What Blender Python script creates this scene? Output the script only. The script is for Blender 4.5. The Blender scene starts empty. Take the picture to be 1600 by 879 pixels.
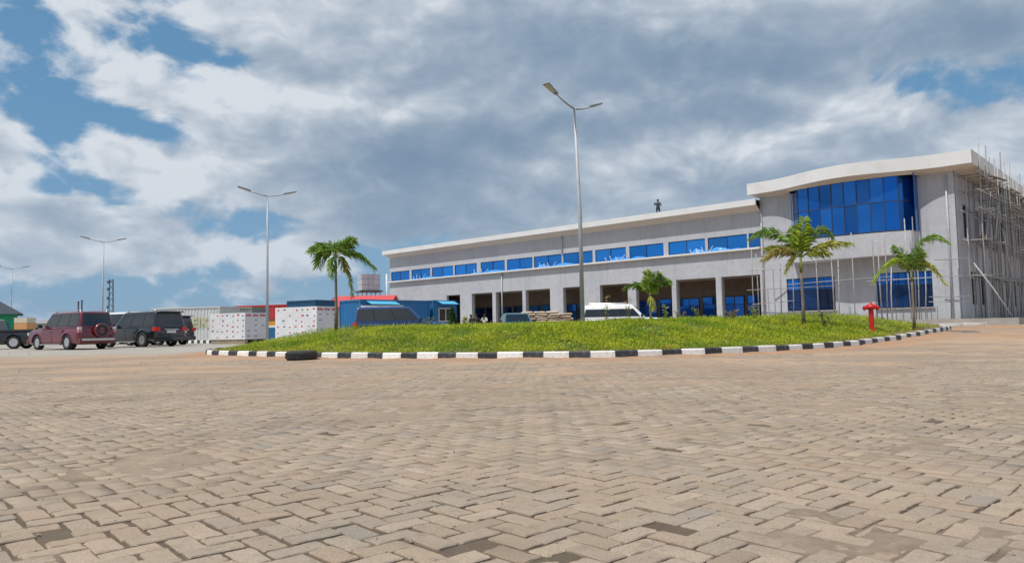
import bpy, bmesh, math, random
import numpy as np
from mathutils import Vector, Matrix

random.seed(7)
RNG = np.random.default_rng(11)
scene = bpy.context.scene
COL = scene.collection
R = math.radians
PI = math.pi

# ------------------------------------------------------------------ camera
FPX, CXP, CYP = 1150.0, 800.0, 439.5        # focal length and centre, in pixels of the 1600 px wide photograph
CAMH = 0.75
PITCH = math.atan((514 - CYP) / FPX)
ROLL = R(1.1)
cam_data = bpy.data.cameras.new('camera')
cam_data.sensor_width = 36.0
cam_data.lens = 36.0 * FPX / 1600.0
cam_data.clip_start = 0.05
cam_data.clip_end = 6000.0
cam = bpy.data.objects.new('camera', cam_data)
COL.objects.link(cam)
CAMROT = Matrix.Rotation(PI / 2 + PITCH, 3, 'X') @ Matrix.Rotation(-ROLL, 3, 'Z')
cam.matrix_world = Matrix.Translation((0, 0, CAMH)) @ CAMROT.to_4x4()
scene.camera = cam

# ------------------------------------------------------------------ sun, exposure
SUN_EL = R(63)
SUN_H = Vector((-0.777, -0.629, 0)).normalized()      # horizontal direction towards the sun
SUN = Vector((SUN_H.x * math.cos(SUN_EL), SUN_H.y * math.cos(SUN_EL), math.sin(SUN_EL)))
sd = bpy.data.lights.new('sun', 'SUN')
sd.energy = 3.6
sd.angle = R(0.6)
sd.color = (1.0, 0.955, 0.89)
so = bpy.data.objects.new('sun', sd)
so.rotation_euler = SUN.to_track_quat('Z', 'Y').to_euler()
so.location = (0, 0, 60)
COL.objects.link(so)
scene.view_settings.view_transform = 'Standard'
scene.view_settings.look = 'None'
scene.view_settings.gamma = 1.0
scene.view_settings.exposure = 0.0
scene.view_settings.use_curve_mapping = False
scene.cycles.max_bounces = 6
scene.cycles.diffuse_bounces = 3
scene.cycles.glossy_bounces = 3
scene.cycles.transmission_bounces = 2

# ------------------------------------------------------------------ node helper
class NT:
    def __init__(s, tree):
        s.t = tree
        s.n = tree.nodes
        s.l = tree.links
    def node(s, kind, **kw):
        nd = s.n.new(kind)
        for k, v in kw.items():
            setattr(nd, k, v)
        return nd
    def put(s, sock, v):
        if hasattr(v, 'is_output') or isinstance(v, bpy.types.NodeSocket):
            s.l.new(v, sock)
        else:
            if isinstance(v, (tuple, list)) and len(v) == 3 and sock.type == 'RGBA':
                v = (*v, 1.0)
            sock.default_value = v
    def m(s, op, a, b=None, c=None, clamp=False):
        nd = s.node('ShaderNodeMath', operation=op, use_clamp=clamp)
        for i, v in enumerate((a, b, c)):
            if v is not None:
                s.put(nd.inputs[i], v)
        return nd.outputs[0]
    def v(s, op, a, b=None, scale=None):
        nd = s.node('ShaderNodeVectorMath', operation=op)
        s.put(nd.inputs[0], a)
        if b is not None:
            s.put(nd.inputs[1], b)
        if scale is not None:
            s.put(nd.inputs['Scale'], scale)
        return nd.outputs[1] if op in ('DOT_PRODUCT', 'LENGTH', 'DISTANCE') else nd.outputs[0]
    def noise(s, vec, scale, detail=4, rough=0.55, dist=0.0):
        nd = s.node('ShaderNodeTexNoise')
        if vec is not None:
            s.put(nd.inputs['Vector'], vec)
        nd.inputs['Scale'].default_value = scale
        nd.inputs['Detail'].default_value = detail
        nd.inputs['Roughness'].default_value = rough
        nd.inputs['Distortion'].default_value = dist
        return nd.outputs[0]
    def mr(s, x, a, b, c=0.0, d=1.0, smooth=False):
        nd = s.node('ShaderNodeMapRange')
        nd.interpolation_type = 'SMOOTHSTEP' if smooth else 'LINEAR'
        nd.clamp = True
        s.put(nd.inputs[0], x)
        for i, q in enumerate((a, b, c, d)):
            s.put(nd.inputs[i + 1], q)
        return nd.outputs[0]
    def mix(s, f, a, b, blend='MIX'):
        nd = s.node('ShaderNodeMix', data_type='RGBA', blend_type=blend)
        s.put(nd.inputs[0], f)
        s.put(nd.inputs[6], a)
        s.put(nd.inputs[7], b)
        return nd.outputs[2]

# ------------------------------------------------------------------ sky: Nishita with a layer of procedural cloud
SKY_STRENGTH = 0.1
world = bpy.data.worlds.new('World')
scene.world = world
world.use_nodes = True
wt = NT(world.node_tree)
wt.n.clear()
sky = wt.node('ShaderNodeTexSky', sky_type='NISHITA')
sky.sun_disc = False
sky.sun_elevation = SUN_EL
sky.sun_rotation = math.atan2(SUN_H.x, SUN_H.y)
sky.altitude = 300
sky.air_density = 1.0
sky.dust_density = 0.9
sky.ozone_density = 1.6
dirv = wt.node('ShaderNodeTexCoord').outputs['Generated']
dirv = wt.v('NORMALIZE', dirv)
sx = wt.node('ShaderNodeSeparateXYZ')
wt.put(sx.inputs[0], dirv)
dx, dy, dz = sx.outputs
# the clouds: noise over the dome of directions, flattened a little
cpv = wt.v('MULTIPLY', dirv, (1.0, 1.0, 1.7))
az = wt.m('ARCTAN2', dx, dy)
el = wt.m('ARCSINE', dz)
ae = wt.node('ShaderNodeCombineXYZ')
wt.put(ae.inputs[0], az)
wt.put(ae.inputs[1], el)
aev = ae.outputs[0]
def total(items):
    """banks (+) and gaps (-) of cloud, each round one compass bearing and elevation"""
    acc = 0.0
    for (px, py, rx, ry, amp) in items:
        a0 = math.atan((px - 800) / FPX)
        e0 = math.atan((514 - 0.0192 * (px - 800) - py) / FPX) * math.cos(a0)
        nd = wt.node('ShaderNodeVectorMath', operation='MULTIPLY_ADD')
        wt.put(nd.inputs[0], aev)
        nd.inputs[1].default_value = (FPX / rx, FPX / ry, 0)
        nd.inputs[2].default_value = (-a0 * FPX / rx, -e0 * FPX / ry, 0)
        q = wt.v('DOT_PRODUCT', nd.outputs[0], nd.outputs[0])
        acc = wt.m('MULTIPLY_ADD', wt.m('POWER', 0.36788, q), amp, acc)
    return acc
cover = total([(40, 60, 110, 110, -0.16), (255, 50, 60, 26, -0.12), (1470, 120, 105, 42, -0.30), (230, 430, 330, 70, -0.11), (60, 255, 45, 60, -0.15), (490, 180, 60, 24, -0.12), (130, 180, 60, 22, -0.10), (150, 295, 120, 26, -0.12), (250, 195, 30, 16, -0.10), (450, 345, 90, 30, -0.06),
               (640, 230, 240, 110, 0.20), (1150, 60, 460, 130, 0.24), (258, 388, 58, 30, 0.30), (85, 325, 30, 16, 0.16), (90, 365, 60, 18, 0.14), (120, 410, 80, 20, 0.15), (370, 448, 50, 14, 0.14), (15, 318, 26, 16, 0.16), (1350, 215, 240, 80, 0.20), (900, 300, 420, 100, 0.17),
               (720, 50, 360, 90, 0.15), (5, 235, 45, 55, 0.16), (300, 160, 120, 60, 0.07), (350, 250, 200, 40, 0.08), (85, 330, 40, 22, 0.10), (100, 400, 90, 30, 0.06), (40, 375, 40, 18, 0.08), (1000, 230, 300, 90, 0.1), (480, 420, 160, 50, 0.04)])
dark = total([(640, 235, 210, 52, 0.62), (780, 215, 110, 55, 0.25), (1190, 85, 430, 55, 0.55), (1560, 70, 110, 120, 0.45), (820, 365, 330, 24, 0.45), (690, 300, 200, 45, 0.40), (520, 340, 160, 40, 0.20), (860, 60, 320, 60, 0.28), (1080, 175, 220, 36, 0.2), (1150, 300, 200, 30, 0.15),
              (280, 160, 170, 60, -0.18), (1380, 205, 230, 45, -0.24), (900, 268, 150, 28, -0.3), (260, 380, 70, 34, -0.2), (520, 140, 150, 36, -0.18), (330, 240, 170, 34, -0.14), (640, 160, 180, 26, -0.2)])
warp = wt.v('SCALE', wt.v('SUBTRACT', wt.node('ShaderNodeTexNoise').outputs['Color'], (0.5, 0.5, 0.5)), scale=0.08)
wn = warp.node.inputs[0].links[0].from_node.inputs[0].links[0].from_node
wt.put(wn.inputs['Vector'], cpv)
wn.inputs['Scale'].default_value = 6.0
wn.inputs['Detail'].default_value = 2
cpw = wt.v('ADD', cpv, warp)
def dens(off, det):
    p = wt.v('ADD', cpw, off)
    big = wt.noise(p, 3.6, 1, 0.5)
    fine = wt.noise(p, 7.5, det, 0.56)
    puff = wt.m('SUBTRACT', 1.0, wt.m('MULTIPLY', wt.m('ABSOLUTE', wt.m('SUBTRACT', wt.noise(p, 14.0, 2, 0.5), 0.5)), 4.0))
    q = wt.m('ADD', wt.m('MULTIPLY', big, 0.30), wt.m('MULTIPLY', fine, 0.70))
    return wt.m('ADD', wt.m('ADD', wt.m('MULTIPLY', wt.m('SUBTRACT', q, 0.5), 1.35), 0.47), wt.m('MULTIPLY', puff, 0.075))
CO = (1.3, 4.1, 0.0)
d0 = dens(CO, 7)
d1 = dens((CO[0] + 0.012 * SUN_H.x, CO[1] + 0.012 * SUN_H.y, CO[2] + 0.05), 4)
thick = wt.m('ADD', d0, cover)
alpha = wt.mr(thick, 0.43, 0.57, 0.0, 1.0, True)
relief = wt.m('MULTIPLY', wt.m('SUBTRACT', d0, d1), 3.9)
body = wt.mr(thick, 0.50, 0.90, 0.0, 1.0)
mott = wt.m('MULTIPLY', wt.m('SUBTRACT', d1, 0.5), -0.7)
raw = wt.m('ADD', wt.m('SUBTRACT', wt.m('ADD', wt.m('MULTIPLY', dark, 1.18), wt.m('MULTIPLY', body, 0.62)), relief), mott)
raw = wt.m('MAXIMUM', wt.m('ADD', raw, 0.14), 0.0)
shade = wt.m('SUBTRACT', 1.0, wt.m('EXPONENT', wt.m('MULTIPLY', raw, -1.25)))
cloud_col = wt.mix(shade, (6.7, 7.2, 7.8), (1.6, 2.6, 3.85))
low = wt.mr(dz, 0.0, 0.26, 1.0, 0.0, True)
clear = wt.mix(0.62, sky.outputs[0], (1.15, 3.1, 5.25))
haze_col = wt.mix(wt.m('MULTIPLY', low, 0.50), clear, (2.55, 4.05, 5.9))
cc = wt.mix(wt.m('MULTIPLY', low, 0.30), cloud_col, (3.1, 4.3, 5.7))
skymix = wt.mix(alpha, haze_col, cc)
bg = wt.node('ShaderNodeBackground')
wt.put(bg.inputs[0], skymix)
bg.inputs[1].default_value = SKY_STRENGTH
world.cycles.sampling_method = 'MANUAL'
world.cycles.sample_map_resolution = 512
wo = wt.node('ShaderNodeOutputWorld')
wt.l.new(bg.outputs[0], wo.inputs[0])

# ------------------------------------------------------------------ terrain and placing
def sstep(a, b, x):
    t = np.clip((np.asarray(x, float) - a) / (b - a), 0, 1)
    return t * t * (3 - 2 * t)
def gz(x, y):
    """height of the yard: nearly level, rising a little towards the building"""
    x = np.asarray(x, float); y = np.asarray(y, float)
    z = 0.17 * sstep(19, 40, y) + 0.20 * sstep(40, 70, y)
    z = z + 0.24 * sstep(7, 18, x) * sstep(18, 32, y)
    z = z + 0.10 * sstep(30, 46, y) * sstep(0, 20, x)
    return z
def gzf(x, y):
    return float(gz(x, y))
def ray(px, py):
    return CAMROT @ Vector(((px - CXP) / FPX, -(py - CYP) / FPX, -1.0))
def at(px, py, depth):
    r = ray(px, py)
    return Vector((0, 0, CAMH)) + r * (depth / r.y)
def on_ground(px, depth):
    p = at(px, 500, depth)
    return Vector((p.x, p.y, gzf(p.x, p.y)))

def hash2(ix, iy, seed):
    h = (ix.astype(np.int64) * 374761393 + iy.astype(np.int64) * 668265263 + seed * 1442695041) & 0x7fffffff
    h = ((h ^ (h >> 13)) * 1274126177) & 0x7fffffff
    h = (h ^ (h >> 16)) & 0x7fffffff
    return h / float(0x7fffffff)
def vnoise(x, y, seed=0):
    x = np.asarray(x, float); y = np.asarray(y, float)
    ix = np.floor(x); iy = np.floor(y)
    fx = x - ix; fy = y - iy
    fx = fx * fx * (3 - 2 * fx); fy = fy * fy * (3 - 2 * fy)
    a = hash2(ix, iy, seed); b = hash2(ix + 1, iy, seed); c = hash2(ix, iy + 1, seed); d = hash2(ix + 1, iy + 1, seed)
    return (a * (1 - fx) + b * fx) * (1 - fy) + (c * (1 - fx) + d * fx) * fy
def fbm(x, y, seed=0, oct=4):
    s, amp, tot = 0, 1.0, 0
    for o in range(oct):
        s = s + amp * vnoise(np.asarray(x) * 2 ** o, np.asarray(y) * 2 ** o, seed + o * 17)
        tot += amp
        amp *= 0.5
    return s / tot

# ------------------------------------------------------------------ mesh helpers
class MB:
    def __init__(s):
        s.v = []; s.f = []; s.m = []
    def add(s, vs, fs, mi=0):
        o = len(s.v)
        s.v += [tuple(q) for q in vs]
        s.f += [tuple(i + o for i in f) for f in fs]
        s.m += [mi] * len(fs)
        return s
    def box(s, x0, x1, y0, y1, z0, z1, mi=0):
        return s.add([(x0, y0, z0), (x1, y0, z0), (x1, y1, z0), (x0, y1, z0), (x0, y0, z1), (x1, y0, z1), (x1, y1, z1), (x0, y1, z1)],
                     [(0, 3, 2, 1), (4, 5, 6, 7), (0, 1, 5, 4), (1, 2, 6, 5), (2, 3, 7, 6), (3, 0, 4, 7)], mi)
    def hexa(s, b, t, mi=0):
        return s.add(list(b) + list(t), [(0, 3, 2, 1), (4, 5, 6, 7), (0, 1, 5, 4), (1, 2, 6, 5), (2, 3, 7, 6), (3, 0, 4, 7)], mi)
    def tube(s, pts, rad, n=8, mi=0, caps=True):
        pts = [Vector(p) for p in pts]
        rads = rad if isinstance(rad, (list, tuple)) else [rad] * len(pts)
        o = len(s.v); rings = []
        up = Vector((0, 0, 1))
        prev = None
        for i, p in enumerate(pts):
            d = (pts[min(i + 1, len(pts) - 1)] - pts[max(i - 1, 0)])
            if d.length < 1e-9:
                d = Vector((0, 0, 1))
            d.normalize()
            if prev is None:
                a = d.cross(up if abs(d.z) < 0.95 else Vector((1, 0, 0))).normalized()
            else:
                a = (prev - d * prev.dot(d)).normalized()
            prev = a
            b = d.cross(a)
            rings.append([p + (a * math.cos(2 * PI * k / n) + b * math.sin(2 * PI * k / n)) * rads[i] for k in range(n)])
        vs = [q for r_ in rings for q in r_]
        fs = []
        for i in range(len(pts) - 1):
            for k in range(n):
                fs.append((i * n + k, i * n + (k + 1) % n, (i + 1) * n + (k + 1) % n, (i + 1) * n + k))
        if caps:
            fs.append(tuple(range(n - 1, -1, -1)))
            fs.append(tuple((len(pts) - 1) * n + k for k in range(n)))
        return s.add(vs, fs, mi)
    def lathe(s, prof, n=20, axis='Z', c=(0, 0, 0), mi=0, closed=False):
        vs = []; fs = []
        for (r_, h) in prof:
            for k in range(n):
                a = 2 * PI * k / n
                p = (r_ * math.cos(a), r_ * math.sin(a), h)
                if axis == 'Y':
                    p = (p[0], p[2], p[1])
                elif axis == 'X':
                    p = (p[2], p[0], p[1])
                vs.append((p[0] + c[0], p[1] + c[1], p[2] + c[2]))
        m_ = len(prof)
        for i in range(m_ if closed else m_ - 1):
            j = (i + 1) % m_
            for k in range(n):
                fs.append((i * n + k, i * n + (k + 1) % n, j * n + (k + 1) % n, j * n + k))
        if not closed:
            if prof[0][0] > 1e-6:
                fs.append(tuple(range(n)))
            if prof[-1][0] > 1e-6:
                fs.append(tuple((m_ - 1) * n + k for k in range(n)))
        return s.add(vs, fs, mi)
    def prism(s, poly, y0, y1, mi=0):
        """polygon in XZ, pulled along Y"""
        n = len(poly)
        vs = [(p[0], y0, p[1]) for p in poly] + [(p[0], y1, p[1]) for p in poly]
        fs = [tuple(range(n)), tuple(range(2 * n - 1, n - 1, -1))]
        fs += [(i, i + n, (i + 1) % n + n, (i + 1) % n) for i in range(n)]
        return s.add(vs, fs, mi)
    def mesh(s, name, mats, smooth=False, fix=True):
        me = bpy.data.meshes.new(name)
        me.from_pydata(s.v, [], s.f)
        for m_ in (mats if isinstance(mats, (list, tuple)) else [mats]):
            me.materials.append(m_)
        if len(set(s.m)) > 1:
            me.polygons.foreach_set('material_index', s.m)
        if fix:
            b = bmesh.new(); b.from_mesh(me)
            bmesh.ops.recalc_face_normals(b, faces=b.faces)
            b.to_mesh(me); b.free()
        if smooth:
            me.polygons.foreach_set('use_smooth', [True] * len(me.polygons))
        me.update()
        return me
    def build(s, name, mats, parent=None, smooth=False, bevel=0, fix=True, angle=40):
        o = bpy.data.objects.new(name, s.mesh(name, mats, smooth, fix))
        COL.objects.link(o)
        if parent is not None:
            o.parent = parent
        if bevel:
            bm_ = o.modifiers.new('bevel', 'BEVEL')
            bm_.width = bevel; bm_.segments = 2; bm_.limit_method = 'ANGLE'; bm_.angle_limit = R(angle)
        return o

def tag(o, label=None, cat=None, group=None, kind=None):
    if label: o['label'] = label
    if cat: o['category'] = cat
    if group: o['group'] = group
    if kind: o['kind'] = kind
    return o
def thing(name, label, cat, loc=(0, 0, 0), rz=0.0, group=None):
    o = bpy.data.objects.new(name, None)
    o.empty_display_size = 0.2
    COL.objects.link(o)
    o.location = loc; o.rotation_euler = (0, 0, rz)
    return tag(o, label, cat, group)
def inst(name, me, parent=None, loc=(0, 0, 0), rot=(0, 0, 0), scale=(1, 1, 1)):
    o = bpy.data.objects.new(name, me)
    COL.objects.link(o)
    if parent is not None:
        o.parent = parent
    o.location = loc; o.rotation_euler = rot; o.scale = scale
    return o

# ------------------------------------------------------------------ materials
MATS = {}
def M(name, col=(0.5, 0.5, 0.5), rough=0.7, metal=0.0, var=0.12, vscale=2.5, bump=0.0, bscale=60.0, spec=0.5, coat=0.0, dirt=0.0, dirtcol=(0.16, 0.10, 0.06), dscale=1.5, alpha=1.0, rnd=0.0):
    if name in MATS:
        return MATS[name]
    mt = bpy.data.materials.new(name)
    mt.use_nodes = True
    t = NT(mt.node_tree)
    bs = t.n['Principled BSDF']
    tc = t.node('ShaderNodeTexCoord').outputs['Object']
    c = (*col, 1.0)
    nz = t.noise(tc, vscale, 5, 0.6)
    base = t.mix(t.mr(nz, 0.25, 0.75), tuple(q * (1 - var) for q in col), tuple(min(1, q * (1 + var)) for q in col))
    if dirt:
        dn = t.noise(tc, dscale, 6, 0.65, 0.4)
        base = t.mix(t.m('MULTIPLY', t.mr(dn, 0.5, 0.72), dirt), base, dirtcol)
    if rnd:
        oi = t.node('ShaderNodeObjectInfo').outputs['Random']
        hv = t.node('ShaderNodeHueSaturation')
        t.put(hv.inputs['Value'], t.mr(oi, 0, 1, 1 - rnd, 1 + rnd))
        t.put(hv.inputs['Color'], base)
        base = hv.outputs[0]
    t.put(bs.inputs['Base Color'], base)
    t.put(bs.inputs['Roughness'], t.mr(nz, 0.2, 0.8, max(0.02, rough - 0.06), min(1, rough + 0.06)))
    bs.inputs['Metallic'].default_value = metal
    bs.inputs['Specular IOR Level'].default_value = spec
    bs.inputs['Coat Weight'].default_value = coat
    bs.inputs['Coat Roughness'].default_value = 0.05
    if bump:
        bn = t.node('ShaderNodeBump')
        bn.inputs['Strength'].default_value = bump
        bn.inputs['Distance'].default_value = 0.02
        t.put(bn.inputs['Height'], t.noise(tc, bscale, 5, 0.65))
        t.put(bs.inputs['Normal'], bn.outputs[0])
    MATS[name] = mt
    return mt
def attr_mat(name, rough=0.9, bump=0.4, bscale=40, vscale=9.0, var=0.2, subs=0.0, spec=0.3):
    """colour taken from the colour attribute 'tint', broken up by noise"""
    mt = bpy.data.materials.new(name)
    mt.use_nodes = True
    t = NT(mt.node_tree)
    bs = t.n['Principled BSDF']
    tc = t.node('ShaderNodeTexCoord').outputs['Object']
    a = t.node('ShaderNodeAttribute', attribute_name='tint').outputs['Color']
    n1 = t.mr(t.noise(tc, vscale, 6, 0.7), 0.25, 0.75, 1 - var, 1 + var)
    cm = t.v('SCALE', a, scale=n1)
    t.put(bs.inputs['Base Color'], cm)
    bs.inputs['Roughness'].default_value = rough
    bs.inputs['Specular IOR Level'].default_value = spec
    if bump:
        bn = t.node('ShaderNodeBump')
        bn.inputs['Strength'].default_value = bump
        bn.inputs['Distance'].default_value = 0.01
        t.put(bn.inputs['Height'], t.noise(tc, bscale, 6, 0.7))
        t.put(bs.inputs['Normal'], bn.outputs[0])
    if subs:
        tr = t.node('ShaderNodeBsdfTranslucent')
        t.put(tr.inputs[0], cm)
        mx = t.node('ShaderNodeMixShader')
        mx.inputs[0].default_value = subs
        t.l.new(bs.outputs[0], mx.inputs[1]); t.l.new(tr.outputs[0], mx.inputs[2])
        t.l.new(mx.outputs[0], t.n['Material Output'].inputs[0])
    MATS[name] = mt
    return mt
def set_tint(me, cols, domain='POINT'):
    a = me.color_attributes.new('tint', 'FLOAT_COLOR', domain)
    c = np.ones((len(a.data), 4), np.float32)
    c[:, :3] = cols
    a.data.foreach_set('color', c.ravel())

# ================================================================== THE SETTING
# ------------------------------------------------------------------ kerb line of the planted island
KP = [(-10.7, 26), (-8.4, 23.9), (-5.7, 21.5), (-2.8, 19.7), (0.0, 18.5), (2.4, 18.15), (4.8, 18.7), (7.2, 19.9), (9.6, 21.8), (11.9, 24.1), (14.6, 26.9), (18.2, 31),
      (19.4, 33.6), (17.2, 36), (12, 37.5), (4, 38), (-4, 36.5), (-9, 33), (-11.3, 29)]
def catmull(pts, per=24):
    n = len(pts); out = []
    for i in range(n):
        p0, p1, p2, p3 = (np.array(pts[(i + k) % n], float) for k in (-1, 0, 1, 2))
        for k in range(per):
            t = k / per
            out.append(0.5 * ((2 * p1) + (-p0 + p2) * t + (2 * p0 - 5 * p1 + 4 * p2 - p3) * t * t + (-p0 + 3 * p1 - 3 * p2 + p3) * t ** 3))
    return np.array(out)
KERB = catmull(KP)
seglen = np.linalg.norm(np.roll(KERB, -1, 0) - KERB, axis=1)
KCUM = np.concatenate([[0], np.cumsum(seglen)])
def kerb_at(s):
    s = s % KCUM[-1]
    i = int(np.searchsorted(KCUM, s, 'right') - 1)
    i = min(i, len(KERB) - 1)
    t = (s - KCUM[i]) / seglen[i]
    return KERB[i] * (1 - t) + KERB[(i + 1) % len(KERB)] * t
KB = KERB[::4]
KB2 = np.roll(KB, -1, 0)
def kerb_dist(x, y):
    """signed distance to the kerb line, positive inside the island"""
    x = np.asarray(x, float).ravel(); y = np.asarray(y, float).ravel()
    best = np.full(x.shape, 1e9); inside = np.zeros(x.shape, bool)
    for a, b in zip(KB, KB2):
        d = b - a
        t = np.clip(((x - a[0]) * d[0] + (y - a[1]) * d[1]) / (d @ d), 0, 1)
        best = np.minimum(best, np.hypot(x - a[0] - t * d[0], y - a[1] - t * d[1]))
        c = ((a[1] > y) != (b[1] > y)) & (x < (b[0] - a[0]) * (y - a[1]) / (b[1] - a[1] + 1e-12) + a[0])
        inside ^= c
    return np.where(inside, best, -best)
ISL_C = np.array([4.0, 28.0])

# ------------------------------------------------------------------ ground sheet
def grow(start, step, stop, k):
    out = [start]
    while out[-1] < stop:
        out.append(out[-1] + step)
        step *= k
    return out
xh = list(np.arange(0, 5.0, 0.06)) + grow(5.0, 0.065, 1800, 1.045)
xs_ = np.array(sorted(set([-q for q in xh] + xh)))
ys_ = np.array([-q for q in grow(0.3, 0.4, 1500, 1.5)][::-1] + list(np.arange(0.5, 7.5, 0.06)) + grow(7.5, 0.065, 2500, 1.035))
GX, GY = np.meshgrid(xs_, ys_)
gx, gy = GX.ravel(), GY.ravel()
gh = gz(gx, gy)
near = (np.abs(gx) < 40) & (gy > 0) & (gy < 60)
kd = np.full(gx.shape, -99.0)
kd[near] = kerb_dist(gx[near], gy[near])
def cover_at(x, y):
    """how far sand and dirt have washed over the paving: 0 bare, 1 buried"""
    a = fbm(x * 0.9 + 3, y * 0.9, 5, 4)
    b = fbm(x * 3.1, y * 3.1 + 9, 31, 3)
    q = 0.65 * a + 0.35 * b
    far = sstep(8, 17, y) * 0.15 + sstep(2.5, 7, y) * 0.03 + 0.02
    return sstep(0.56, 0.72, q + far)
cov = cover_at(gx, gy)
small = (fbm(gx * 9, gy * 9, 3, 3) - 0.5)
off = np.where(gy < 40, -0.0080 + 0.0030 * sstep(4, 10, gy) + 0.0098 * cov + 0.006 * small * (0.5 + cov), 0.0)
off = off + 0.05 * sstep(1.1, 0.05, -kd) * sstep(-0.3, 0.0, -kd + 0.0) * (0.3 + fbm(gx * 1.3, gy * 1.3, 77, 3))
off = np.where(kd > 0.15, -0.05, off)
gh = gh + off
gme = bpy.data.meshes.new('ground')
nx, ny = len(xs_), len(ys_)
idx = np.arange(nx * ny).reshape(ny, nx)
quads = np.stack([idx[:-1, :-1], idx[:-1, 1:], idx[1:, 1:], idx[1:, :-1]], -1).reshape(-1, 4)
def fast_mesh(me, verts, faces):
    """vertices (n,3) and faces (m,k) straight into a mesh"""
    k = faces.shape[1]
    me.vertices.add(len(verts)); me.vertices.foreach_set('co', np.asarray(verts, np.float32).ravel())
    me.loops.add(faces.size); me.loops.foreach_set('vertex_index', faces.astype(np.int32).ravel())
    me.polygons.add(len(faces))
    me.polygons.foreach_set('loop_start', np.arange(0, faces.size, k, dtype=np.int32))
    me.update(calc_edges=True)
fast_mesh(gme, np.stack([gx, gy, gh], -1), quads)
def lerp(a, b, t):
    return np.asarray(a)[None, :] * (1 - t[:, None]) + np.asarray(b)[None, :] * t[:, None]
C = lerp((0.140, 0.106, 0.075), (0.315, 0.243, 0.176), cov)
farm = sstep(5, 13, gy + 3 * (fbm(gx * 0.3, gy * 0.5, 8) - 0.5))
pat = fbm(gx * 0.35, gy * 0.8, 21, 4)
sand = lerp((0.325, 0.235, 0.162), (0.415, 0.290, 0.195), sstep(0.35, 0.65, pat))
C = C * (1 - farm[:, None]) + sand * farm[:, None]
grey = sstep(0.52, 0.66, fbm(gx * 0.22 + 5, gy * 0.9, 41, 4)) * sstep(8, 12, gy) * 0.6
C = C * (1 - grey[:, None]) + np.array((0.245, 0.205, 0.162))[None] * grey[:, None]
gravel = sstep(25, 31, gy + 4 * (fbm(gx * 0.4, gy * 0.4, 51) - 0.5)) * sstep(4, -6, gx)
C = C * (1 - gravel[:, None]) + np.array((0.36, 0.33, 0.285))[None] * gravel[:, None]
soil = sstep(2.0, 0.1, -kd + 2.0 * (fbm(gx * 0.8, gy * 0.8, 61) - 0.5)) * (kd < 0.3)
soilr = sstep(13, 19, gx) * sstep(20, 27, gy) * 0.8 * sstep(0.3, 0.6, fbm(gx * .3, gy * .6, 66))
soil = np.maximum(soil, soilr)
C = C * (1 - soil[:, None]) + np.array((0.40, 0.235, 0.14))[None] * soil[:, None]
C = C * (0.85 + 0.3 * fbm(gx * 5, gy * 5, 71, 3))[:, None]
set_tint(gme, C)
gme.polygons.foreach_set('use_smooth', [True] * len(gme.polygons))
gme.materials.append(attr_mat('soil', 0.95, 0.9, 55, 14, 0.22))
ground = bpy.data.objects.new('ground', gme)
COL.objects.link(ground)
tag(ground, 'sandy brown yard ground with dust washed between the paving blocks', kind='structure')

# ------------------------------------------------------------------ paving blocks in herringbone
UNIT = 0.104
ang = R(43)
ca, sa = math.cos(ang), math.sin(ang)
I, J = np.meshgrid(np.arange(-330, 331), np.arange(-330, 331))
I = I.ravel(); J = J.ravel()
cm_ = (I - J) % 4
H = cm_ == 0
V = cm_ == 3
cxs = np.concatenate([I[H] + 1.0, I[V] + 0.5]); cys = np.concatenate([J[H] + 0.5, J[V] + 1.0])
vert = np.concatenate([np.zeros(H.sum()), np.ones(V.sum())])
wx = (cxs * ca - cys * sa) * UNIT; wy = (cxs * sa + cys * ca) * UNIT
keep = (wy > 0.4) & (wy < 21.5) & (np.abs(wx) < 0.74 * wy + 4.0)
wx, wy, vert = wx[keep], wy[keep], vert[keep]
kk = kerb_dist(wx, wy) < -0.2
wx, wy, vert = wx[kk], wy[kk], vert[kk]
NP = len(wx)
lost = RNG.random(NP) < 0.004
wx, wy, vert = wx[~lost], wy[~lost], vert[~lost]
NP = len(wx)
rot = ang + vert * PI / 2 + RNG.normal(0, 0.028, NP) + 0.10 * (fbm(wx * 0.4, wy * 0.4, 303, 2) - 0.5)
wx0, wy0 = wx, wy
wx = wx0 + RNG.normal(0, 0.004, NP) + 0.10 * (fbm(wx0 * 0.5, wy0 * 0.5, 301, 2) - 0.5); wy = wy0 + RNG.normal(0, 0.004, NP) + 0.10 * (fbm(wx0 * 0.5, wy0 * 0.5, 302, 2) - 0.5)
tz = gz(wx, wy) + RNG.normal(0, 0.0018, NP) - 0.004 * (RNG.random(NP) < 0.05)
tiltx = RNG.normal(0, 0.009, NP); tilty = RNG.normal(0, 0.006, NP)
pav_mat = bpy.data.materials.new('paver_concrete')
pav_mat.use_nodes = True
t = NT(pav_mat.node_tree)
bs = t.n['Principled BSDF']
geo = t.node('ShaderNodeNewGeometry').outputs['Position']
tint = t.node('ShaderNodeAttribute', attribute_name='tint')
oi = t.node('ShaderNodeObjectInfo').outputs['Random']
rv = t.m('FRACT', t.m('ADD', t.m('MULTIPLY', tint.outputs['Fac'], 1.0), t.m('MULTIPLY', oi, 3.7)))
ramp = t.node('ShaderNodeValToRGB')
cr = ramp.color_ramp
cr.elements[0].position = 0.0; cr.elements[0].color = (0.275, 0.212, 0.155, 1)
cr.elements[1].position = 1.0; cr.elements[1].color = (0.29, 0.26, 0.225, 1)
for pos_, c_ in ((0.2, (0.385, 0.312, 0.238, 1)), (0.45, (0.34, 0.283, 0.222, 1)), (0.65, (0.455, 0.365, 0.278, 1)), (0.85, (0.365, 0.278, 0.198, 1))):
    e = cr.elements.new(pos_); e.color = c_
t.put(ramp.inputs[0], rv)
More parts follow.
